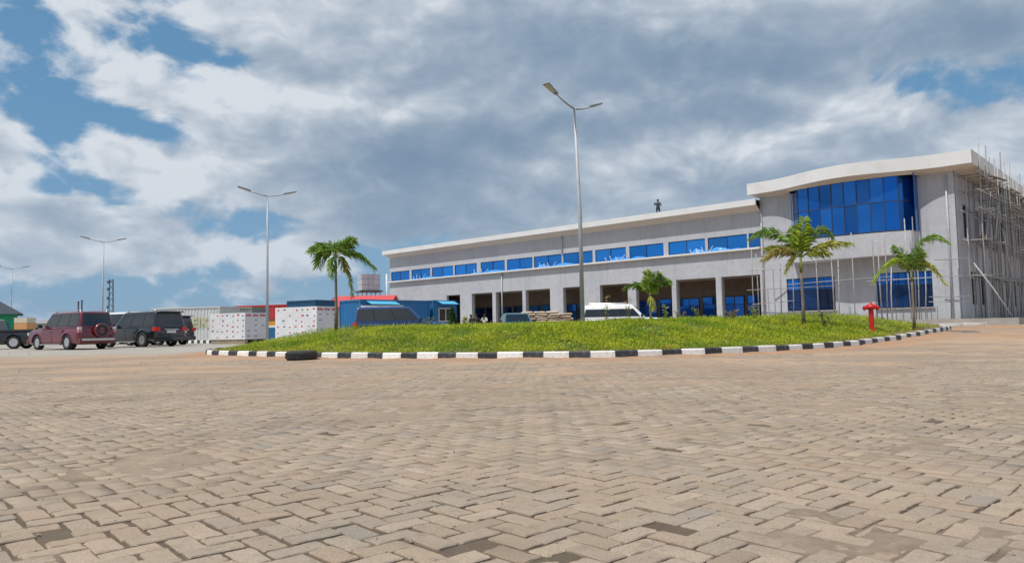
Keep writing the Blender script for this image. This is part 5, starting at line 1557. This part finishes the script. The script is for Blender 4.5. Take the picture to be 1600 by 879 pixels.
c1 = c0 + axv * 6.25 + Vector((0.1, 0, 0)); c1.z = gzf(c1.x, c1.y)
of2 = container('dark blue site office container end on beside the arcade', tuple(c1), rzc, 2.3, 2.44, 2.72, blue_c, name='site_office')
awning(of2, 0.4, 2.0, 2.66); office_window(of2, 0.5, 1.9, 1.15, 2.15)
w = MB(); w.box(2.301, 2.34, 0.4, 1.4, 0.3, 2.3); w.build('door', teal_c, of2)

# red roofed house behind
roof_red = M('red_roof_sheet', (0.62, 0.07, 0.065), 0.5, var=0.1, dirt=0.15)
cream = M('cream_wall', (0.55, 0.50, 0.42), 0.9, var=0.08)
hp = on_ground(512, 66)
hs = thing('house', 'low house with a bright red gabled roof behind the blue containers', 'house', tuple(hp), R(-2))
zt = at(520, 460, 66).z - hp.z; ze = at(520, 477, 66).z - hp.z
w = MB(); w.box(0.3, 5.2, 0.2, 6.0, 0, ze + 0.02); w.add([(0.3, 0.2, ze), (0.3, 3.1, zt - .08), (0.3, 6.0, ze)], [(0, 1, 2)]); w.add([(5.2, 0.2, ze), (5.2, 3.1, zt - .08), (5.2, 6.0, ze)], [(0, 1, 2)]); w.build('wall', cream, hs)
w = MB(); w.add([(-0.1, -0.4, ze - 0.15), (5.6, -0.4, ze - 0.15), (5.6, 3.1, zt), (-0.1, 3.1, zt), (-0.1, 6.5, ze - 0.15), (5.6, 6.5, ze - 0.15)], [(0, 1, 2, 3), (3, 2, 5, 4)])
ro = w.build('roof', roof_red, hs); ro.modifiers.new('s', 'SOLIDIFY').thickness = 0.06
w = MB(); w.box(1.2, 2.2, 0.15, 0.199, 1.0, 2.0); w.build('window', dark_in, hs)
w = MB(); w.tube([(-0.12, -0.45, ze - 0.2), (-0.12, 3.1, zt - 0.03), (-0.12, 6.5, ze - 0.2)], 0.09, 4); w.build('barge_board', M('brown_timber', (0.14, 0.08, 0.05), 0.8), hs)

# sectional water tank on a steel stand
tank_m = M('galvanised_tank_panel', (0.44, 0.47, 0.50), 0.7, 0.0, var=0.12, vscale=2, rnd=0.12)
tp = on_ground(566, 74)
wtk = thing('water_tank', 'square panelled grey water tank on a steel stand left of the building', 'water tank', tuple(tp), R(25))
z0 = at(575, 453, 74).z - tp.z; z1 = at(575, 427, 74).z - tp.z
S_ = 1.85
for k, (x, y) in enumerate(((0, 0), (S_, 0), (0, S_), (S_, S_), (S_ / 2, 0), (S_ / 2, S_))):
    w = MB(); w.tube([(x, y, -0.05), (x, y, z0 - 0.16)], 0.06, 6); w.build('leg', galv, wtk)
w = MB(); w.box(-0.25, S_ + 0.25, -0.25, S_ + 0.25, z0 - 0.16, z0 - 0.02); w.build('platform', M('dark_steel', (0.09, 0.09, 0.10), 0.6, 0.3), wtk)
for a in range(3):
    for c in range(3):
        x0, x1 = S_ * a / 3 + 0.012, S_ * (a + 1) / 3 - 0.012; q0, q1 = z0 + (z1 - z0) * c / 3 + 0.012, z0 + (z1 - z0) * (c + 1) / 3 - 0.012
        for f_ in range(4):
            w = MB()
            if f_ == 0: w.box(x0, x1, -0.02, 0.02, q0, q1)
            elif f_ == 1: w.box(x0, x1, S_ - 0.02, S_ + 0.02, q0, q1)
            elif f_ == 2: w.box(-0.02, 0.02, x0, x1, q0, q1)
            else: w.box(S_ - 0.02, S_ + 0.02, x0, x1, q0, q1)
            w.build('tank_panel', tank_m, wtk, bevel=0.012)
w = MB(); w.box(0.022, S_ - 0.022, 0.022, S_ - 0.022, z0, z1 - 0.02); w.build('tank_core', M('dark_steel', (0.09, 0.09, 0.10), 0.6, 0.3), wtk)
w = MB(); w.tube([(S_ + 0.75, 0.2, 0), (S_ + 0.75, 0.2, z1)], 0.10, 8); w.build('riser_pipe', white_fr, wtk, smooth=True)

# ================================================================== FAR LEFT: green walled house, hoarding, shed, mast
green_w = M('green_painted_wall', (0.02, 0.26, 0.13), 0.8, var=0.1)
slate = M('dark_slate_roof', (0.035, 0.045, 0.06), 0.7, var=0.15)
gp = on_ground(36, 78)
gh_ = thing('house', 'green walled house with a dark hipped roof at the left edge', 'house', tuple(gp), R(213.6))
ze = at(36, 491, 78).z - gp.z; zt = at(2, 466, 78).z - gp.z
w = MB(); w.box(0.5, 7.5, -3.5, 3.5, 0, ze); w.build('wall', green_w, gh_)
w = MB(); w.add([(0, -4, ze - .05), (8, -4, ze - .05), (8, 4, ze - .05), (0, 4, ze - .05), (2.6, 0, zt), (5.4, 0, zt)], [(0, 1, 5, 4), (1, 2, 5), (2, 3, 4, 5), (3, 0, 4), (3, 2, 1, 0)]); w.build('roof', slate, gh_)
w = MB(); w.box(1.2, 2.0, 3.501, 3.54, 0.0, 2.0); w.build('door', teal_c, gh_)
w = MB(); w.box(3.2, 4.4, 3.501, 3.54, 0.9, 2.0); w.build('window', dark_in, gh_)
op = on_ground(22, 62)
ob = thing('kiosk', 'small orange and cream kiosk beyond the dark pickup truck', 'kiosk', tuple(op), 0)
kw_ = 20 * 62 / FPX
zt = at(30, 496, 62).z - op.z
w = MB(); w.box(0, kw_, 0, 1.2, 0, zt * 0.22); w.build('base', white_fr, ob)
w = MB(); w.box(0.01, kw_ - 0.01, 0.01, 1.19, zt * 0.22, zt * 0.8); w.build('orange_panel', M('orange_panel', (0.60, 0.30, 0.13), 0.7, var=0.12), ob)
w = MB(); w.box(0, kw_, 0, 1.2, zt * 0.8, zt); w.build('cream_panel', M('cream_panel', (0.6, 0.55, 0.42), 0.7), ob)
loc, rz, ln = place_from(40, 92, 150, 90)
sh = thing('shed', 'long low shed with a dull grey roof seen past the maroon car', 'shed', loc, rz)
ze = at(50, 505, 92).z - loc[2]; zt = at(50, 498, 92).z - loc[2]
w = MB(); w.box(0, ln, 0, 5, 0, ze); w.build('wall', M('beige_wall', (0.46, 0.43, 0.33), 0.9), sh)
w = MB(); w.add([(-.2, -.4, ze - .03), (ln + .2, -.4, ze - .03), (ln + .2, 2.6, zt), (-.2, 2.6, zt), (ln + .2, 5.4, ze - .03), (-.2, 5.4, ze - .03)], [(0, 1, 2, 3), (3, 2, 4, 5)]); w.build('roof', M('dull_grey_roof', (0.26, 0.26, 0.29), 0.7), sh)
for k in range(4):
    w = MB(); w.box(1.0 + 2 * k, 1.8 + 2 * k, -0.03, -0.001, 0.8, 1.7); w.build('window', dark_in, sh)
mp = on_ground(173, 140)
ms = thing('radio_mast', 'distant lattice radio mast beside the black off-roader roof', 'mast', tuple(mp), R(15))
mh = at(173, 436, 140).z - mp.z
steel_d = M('dark_mast_steel', (0.10, 0.09, 0.10), 0.6, 0.3)
for (sx_, sy_) in ((-1, -1), (1, -1), (1, 1), (-1, 1)):
    w = MB(); w.tube([(0.5 * sx_, 0.5 * sy_, 0), (0.28 * sx_, 0.28 * sy_, mh)], 0.05, 5); w.build('leg', steel_d, ms)
for k in range(10):
    za, zb = mh * k / 10, mh * (k + 1) / 10
    ra_, rb_ = 0.5 - 0.22 * k / 10, 0.5 - 0.22 * (k + 1) / 10
    cs = ((-1, -1), (1, -1), (1, 1), (-1, 1))
    w = MB()
    for a in range(4):
        p_, q_ = cs[a], cs[(a + 1) % 4]
        w.tube([(p_[0] * ra_, p_[1] * ra_, za), (q_[0] * rb_, q_[1] * rb_, zb)], 0.03, 4)
    w.build('bracing', steel_d, ms)
for k, z in enumerate((0.55, 0.7, 0.85, 0.97)):
    w = MB(); w.box(-0.55, -0.3 + 0.1 * k, -0.75, -0.5, mh * z - 0.5, mh * z); w.build('antenna', steel_d, ms)
for px_, lab in ((122, 'left of two short dark posts rising behind the maroon car'), (127.5, 'right of two short dark posts rising behind the maroon car')):
    q_ = on_ground(px_, 56)
    ps = thing('post', lab, 'post', tuple(q_))
    hh = at(px_, 472 if px_ < 125 else 470, 56).z - q_.z
    w = MB(); w.tube([(0, 0, -0.05), (0, 0, hh)], 0.055, 7); w.build('shaft', steel_d, ps)
    w = MB(); w.lathe([(0.075, hh), (0.075, hh + 0.06), (0, hh + 0.09)], 8); w.build('post_cap', steel_d, ps)

# far short kerb by the pale container
fk = thing('kerb', None, None)
tag(fk, 'short distant black and white kerb before the pale container', kind='structure')
a = on_ground(287, 50); b2 = on_ground(338, 48.5)
nn = 11
for k in range(nn):
    p_ = a + (b2 - a) * (k / nn); q_ = a + (b2 - a) * ((k + 1) / nn)
    kerb_stone(p_, q_, 0.16, 0.2, kw if k % 2 == 0 else kb, fk)

# ================================================================== SACKS, STONES, ROOF PEOPLE
sack_m = M('paper_sack', (0.50, 0.40, 0.29), 0.85, var=0.15, vscale=5, bump=0.3, bscale=20, rnd=0.22, dirt=0.2)
def sack_mesh(seed):
    rr = random.Random(seed)
    mb_ = MB()
    nu_, nv_ = 10, 8
    vs = []; fs = []
    for i in range(nu_ + 1):
        u = i / nu_ * 2 - 1
        for j in range(nv_):
            a_ = 2 * PI * j / nv_
            k_ = (1 - abs(u) ** 5) ** 0.5
            vs.append((u * 0.36, 0.21 * math.copysign(abs(math.cos(a_)) ** 0.7, math.cos(a_)) * (0.75 + 0.25 * k_), 0.075 * math.copysign(abs(math.sin(a_)) ** 0.8, math.sin(a_)) * (0.2 + 0.8 * k_) + 0.075 + rr.uniform(-.006, .006)))
    for i in range(nu_):
        for j in range(nv_):
            fs.append((i * nv_ + j, i * nv_ + (j + 1) % nv_, (i + 1) * nv_ + (j + 1) % nv_, (i + 1) * nv_ + j))
    fs.append(tuple(range(nv_))); fs.append(tuple(nu_ * nv_ + j for j in range(nv_)))
    return mb_.add(vs, fs).mesh('sack', sack_m, True)
smesh = [sack_mesh(k) for k in range(5)]
sk0 = on_ground(858, 42.5)
pal = MB(); pal.box(-1.5, 1.35, -0.8, 0.8, 0, 0.12)
po_ = thing('pallet', 'low timber pallet under the heap of paper sacks', 'pallet', tuple(sk0), R(-4))
for k in range(7):
    w = MB(); w.box(-1.45 + 0.41 * k, -1.45 + 0.41 * k + 0.3, -0.8, 0.8, 0.10, 0.13); w.build('board', pallet_m, po_)
for k in range(3):
    w = MB(); w.box(-1.45, 1.33, -0.75 + 0.65 * k, -0.6 + 0.65 * k, 0, 0.099); w.build('bearer', pallet_m, po_)
ORD = ('leftmost', 'second from left', 'third from left', 'rightmost')
LAYS = 11
for lay in range(LAYS):
    for r_, rown in ((0, 'front'), (1, 'rear')):
        for k in range(4):
            if lay == LAYS - 1 and k == 3: continue
            x_ = -1.05 + 0.7 * k + random.uniform(-.05, .05) + (0.12 if lay % 2 else 0) - 0.02 * lay; y_ = -0.3 + 0.5 * r_ + random.uniform(-.04, .04)
            o = bpy.data.objects.new('sack', smesh[(lay + k) % 5]); COL.objects.link(o)
            o.location = (sk0.x + x_, sk0.y + y_, sk0.z + 0.13 + 0.128 * lay + random.uniform(0, .01)); o.rotation_euler = (random.uniform(-.05, .05), random.uniform(-.06, .06), random.uniform(-.12, .12))
            lt = ('top', 'second', 'third', 'fourth', 'fifth', 'sixth', 'seventh', 'eighth', 'ninth', 'tenth', 'bottom')[LAYS - 1 - lay]
            tag(o, 'beige paper sack, %s, %s row, %s layer of the heap' % (ORD[k], rown, lt), 'sack', 'heaped paper sacks behind the mound')

# people
skin = M('skin', (0.10, 0.055, 0.035), 0.6, var=0.1)
hair_m = M('black_hair', (0.012, 0.011, 0.010), 0.8)
def person(label, loc, rz, shirt, trousers, pose='stand', h=1.72, group=None):
    """one skinned body with clothing and hair as children"""
    t_ = thing('person', label, 'person', loc, rz, group)
    k = h / 1.72
    J = {'pel': (0, 0, 0.93), 'wai': (0, 0.01, 1.08), 'che': (0, 0.0, 1.30), 'nec': (0, 0.01, 1.46), 'hed': (0, -0.01, 1.60), 'top': (0, 0.0, 1.68)}
    if pose == 'stand':
        J.update({'lh': (0.10, 0, 0.90), 'lk': (0.11, -0.02, 0.50), 'la': (0.12, 0.02, 0.08), 'lt': (0.13, -0.16, 0.03), 'rh': (-0.10, 0, 0.90), 'rk': (-0.12, -0.03, 0.50), 'ra': (-0.13, 0.02, 0.08), 'rt': (-0.14, -0.16, 0.03),
                  'ls': (0.19, 0.01, 1.40), 'le': (0.25, 0.03, 1.12), 'lw': (0.24, -0.08, 0.88), 'rs': (-0.19, 0.01, 1.40), 're': (-0.27, 0.04, 1.13), 'rw': (-0.20, -0.14, 0.98)})
    else:
        J.update({'lh': (0.10, 0, 0.90), 'lk': (0.13, -0.10, 0.50), 'la': (0.13, 0.06, 0.08), 'lt': (0.14, -0.12, 0.03), 'rh': (-0.10, 0, 0.90), 'rk': (-0.12, -0.16, 0.52), 'ra': (-0.13, -0.14, 0.08), 'rt': (-0.14, -0.32, 0.03),
                  'ls': (0.19, 0.0, 1.40), 'le': (0.30, -0.05, 1.15), 'lw': (0.22, -0.25, 1.10), 'rs': (-0.19, 0.0, 1.40), 're': (-0.33, -0.02, 1.18), 'rw': (-0.30, -0.22, 1.30)})
    E_ = [('pel', 'wai'), ('wai', 'che'), ('che', 'nec'), ('nec', 'hed'), ('hed', 'top'), ('pel', 'lh'), ('lh', 'lk'), ('lk', 'la'), ('la', 'lt'), ('pel', 'rh'), ('rh', 'rk'), ('rk', 'ra'), ('ra', 'rt'), ('che', 'ls'), ('ls', 'le'), ('le', 'lw'), ('che', 'rs'), ('rs', 're'), ('re', 'rw')]
    Rr = {'pel': (.14, .11), 'wai': (.13, .10), 'che': (.15, .11), 'nec': (.055, .06), 'hed': (.078, .095), 'top': (.06, .075), 'lh': (.09, .09), 'lk': (.06, .06), 'la': (.042, .045), 'lt': (.04, .03), 'ls': (.06, .06), 'le': (.045, .045), 'lw': (.03, .03)}
    def skinned(name, keys, mat_, grow_=1.0, root=None, subs=2):
        ks = [q for q in J if q in keys]
        ix = {q: i_ for i_, q in enumerate(ks)}
        me = bpy.data.meshes.new(name)
        me.from_pydata([tuple(c * k for c in J[q]) for q in ks], [(ix[a], ix[b3]) for a, b3 in E_ if a in ix and b3 in ix], [])
        o = bpy.data.objects.new(name, me); COL.objects.link(o); o.parent = t_
        o.modifiers.new('skin', 'SKIN')
        sl = me.skin_vertices[0].data if me.skin_vertices else None
        if sl is None:
            return o
        for q in ks:
            key = q if q in Rr else ('l' + q[1:])
            sl[ix[q]].radius = tuple(c * k * grow_ for c in Rr[key])
            sl[ix[q]].use_root = (q == (root or ks[0]))
        su = o.modifiers.new('sub', 'SUBSURF'); su.levels = subs; su.render_levels = subs
        me.materials.append(mat_)
        return o
    bm_ = bmesh.new()
    def make(name, keys, mat_, grow_, root):
        bpy_me = None
        o = skinned(name, keys, mat_, grow_, root)
        return o
    bm_.free()
    make('body', list(J), skin, 1.0, 'pel')
    make('shirt', ['pel', 'wai', 'che', 'ls', 'le', 'rs', 're'], shirt, 1.14, 'pel')
    make('trousers', ['pel', 'lh', 'lk', 'la', 'rh', 'rk', 'ra'], trousers, 1.15, 'pel')
    w = MB(); w.lathe([(0.0, 0.10), (0.05, 0.092), (0.083, 0.05), (0.092, 0.0), (0.085, -0.04)], 14)
    for i_, v in enumerate(w.v): w.v[i_] = (v[0] * k, (v[1] * 1.15 + 0.012) * k, (v[2] + 1.665) * k)
    w.build('hair', hair_m, t_, smooth=True)
    # hands: a palm with four fingers and a thumb
    for sd_ in ('l', 'r'):
        wv = Vector(J[sd_ + 'w']); ev = Vector(J[sd_ + 'e']); d = (wv - ev).normalized()
        a_ = d.cross(Vector((0, 1, 0))).normalized(); b_ = d.cross(a_)
        hd_ = MB()
        hd_.tube([wv, wv + d * 0.05, wv + d * 0.09], [0.024, 0.034, 0.032], 8)
        for f_, (o_, l_) in enumerate(((-0.026, 0.065), (-0.009, 0.078), (0.009, 0.073), (0.026, 0.055))):
            s_ = wv + d * 0.085 + b_ * o_
            hd_.tube([s_, s_ + d * l_ * 0.55, s_ + d * l_ * 0.9 + a_ * l_ * 0.35], [0.009, 0.0085, 0.007], 5)
        s_ = wv + d * 0.03 - b_ * 0.03
        hd_.tube([s_, s_ + d * 0.03 - b_ * 0.025, s_ + d * 0.06 - b_ * 0.028], [0.011, 0.010, 0.008], 5)
        for i_, v in enumerate(hd_.v): hd_.v[i_] = tuple(c * k for c in v)
        hd_.build('hand', skin, t_, smooth=True)
    # face: eyes, nose, ears
    fc = MB()
    for sx_ in (-1, 1):
        fc.lathe([(0, -0.006), (0.009, -0.003), (0.009, 0.003), (0, 0.006)], 8, 'Y', (0.03 * sx_, -0.098, 1.61))
        fc.tube([(0.078 * sx_, 0.0, 1.575), (0.088 * sx_, 0.005, 1.60), (0.08 * sx_, 0.0, 1.63)], 0.012, 5)
    fc.tube([(0, -0.10, 1.615), (0, -0.118, 1.585), (0, -0.10, 1.575)], [0.009, 0.014, 0.01], 6)
    fc.tube([(-0.025, -0.098, 1.545), (0, -0.104, 1.543), (0.025, -0.098, 1.545)], 0.007, 5)
    for i_, v in enumerate(fc.v): fc.v[i_] = tuple(c * k for c in v)
    fc.build('face', skin, t_, smooth=True)
    return t_
dark_cloth = M('dark_blue_cloth', (0.02, 0.035, 0.05), 0.9, var=0.2)
black_cloth = M('black_cloth', (0.014, 0.014, 0.016), 0.9, var=0.2)
white_cloth = M('white_cloth', (0.68, 0.67, 0.66), 0.9, var=0.08)
olive_cloth = M('olive_cloth', (0.10, 0.10, 0.07), 0.9, var=0.2)
rp = blocal(-21.95, 2.2, 9.67)
person('dark clothed person standing on the flat roof', tuple(rp), BROT + R(30), dark_cloth, dark_cloth, 'work', 1.58)
sp_ = blocal(-23.2, 1.6, 9.66)
sb = thing('tarpaulin_bundle', 'low dark bundle lying on the roof left of the person', 'bundle', tuple(sp_), BROT)
for k, (x_, r_, hh) in enumerate(((-0.38, 0.28, 0.34), (0.05, 0.22, 0.26), (0.40, 0.26, 0.38))):
    w = MB()
    vs = []; fs = []
    for i in range(7):
        for j in range(10):
            ph = PI * i / 12; a = 2 * PI * j / 10
            q = r_ * (1 + 0.25 * (random.random() - 0.5))
            vs.append((x_ + q * math.cos(ph) * math.cos(a), q * math.cos(ph) * math.sin(a), hh * math.sin(ph) * 1.05))
    for i in range(6):
        for j in range(10):
            fs.append((i * 10 + j, i * 10 + (j + 1) % 10, (i + 1) * 10 + (j + 1) % 10, (i + 1) * 10 + j))
    w.add(vs, fs); w.build('roll', black_cloth, sb, smooth=True)
for (px_, d_, sh_, tr_, lab, rz_, ps) in ((744, 57, black_cloth, black_cloth, 'dark clothed person standing by the arcade beside the white shirted one', R(20), 'stand'),
                                          (757, 58, white_cloth, olive_cloth, 'person in a white shirt standing before the arcade', R(-30), 'work'),
                                          (736, 59.5, olive_cloth, black_cloth, 'person in olive at the left of the small group by the arcade', R(60), 'stand')):
    q_ = on_ground(px_, d_)
    person(lab, tuple(q_), rz_, sh_, tr_, ps, 1.66, 'people by the arcade')

# white kerb stones and a broken drain cover on the right, loose stones
for (px_, dd, ll, lab) in ((1487, 37.5, 1.3, 'loose white kerb stone lying beyond the right end of the kerb'), (1523, 38.5, 1.2, 'loose white kerb stone lying nearest the scaffolded corner')):
    q_ = on_ground(px_, dd)
    w = MB(); w.box(-ll / 2, ll / 2, -0.12, 0.12, 0, 0.17)
    o = w.build('kerb_stone', kw, None, bevel=0.02); o.location = q_; o.rotation_euler = (0, 0, R(8))
    tag(o, lab, 'kerb stone', 'loose white kerb stones')
q_ = on_ground(1500, 29)
dc = thing('drain_cover', 'rusty drain cover on the soil right of the kerb end', 'drain cover', tuple(q_), R(12))
w = MB(); w.box(-0.42, 0.42, -0.5, 0.5, -0.03, 0.05); w.build('frame', concrete, dc, bevel=0.01)
w = MB(); w.box(-0.34, 0.34, -0.42, 0.42, 0.051, 0.065); w.build('plate', M('rusty_plate', (0.13, 0.065, 0.035), 0.8, var=0.3, vscale=8), dc)
stone_m = M('loose_stone', (0.30, 0.26, 0.21), 0.95, var=0.2, vscale=10, bump=0.4, bscale=30)
sv, sf = [], []
rg = np.random.default_rng(3)
for k in range(750):
    y = rg.uniform(2.3, 34) if k > 200 else rg.uniform(2.3, 8); x = rg.uniform(-0.72, 0.72) * y
    if kerb_dist([x], [y])[0] > -0.15: continue
    r_ = rg.uniform(0.003, 0.008) * (1 + 0.14 * y) * (1.6 if rg.random() < 0.08 else 1)
    b0 = len(sv); z = gzf(x, y)
    for (u, v, w_) in ((1, 0, 0), (0, 1, 0), (-1, 0, 0), (0, -1, 0), (0, 0, 1), (0, 0, -0.5)):
        s_ = r_ * rg.uniform(0.6, 1.2)
        sv.append((x + u * s_ + rg.normal(0, r_ * .2), y + v * s_ + rg.normal(0, r_ * .2), z + w_ * s_ * 0.8))
    for f_ in ((0, 1, 4), (1, 2, 4), (2, 3, 4), (3, 0, 4), (1, 0, 5), (2, 1, 5), (3, 2, 5), (0, 3, 5)):
        sf.append(tuple(b0 + i_ for i_ in f_))
gv = MB(); gv.add(sv, sf)
go = gv.build('gravel', stone_m, None)
tag(go, 'loose stones and grit scattered over the paving', kind='stuff')
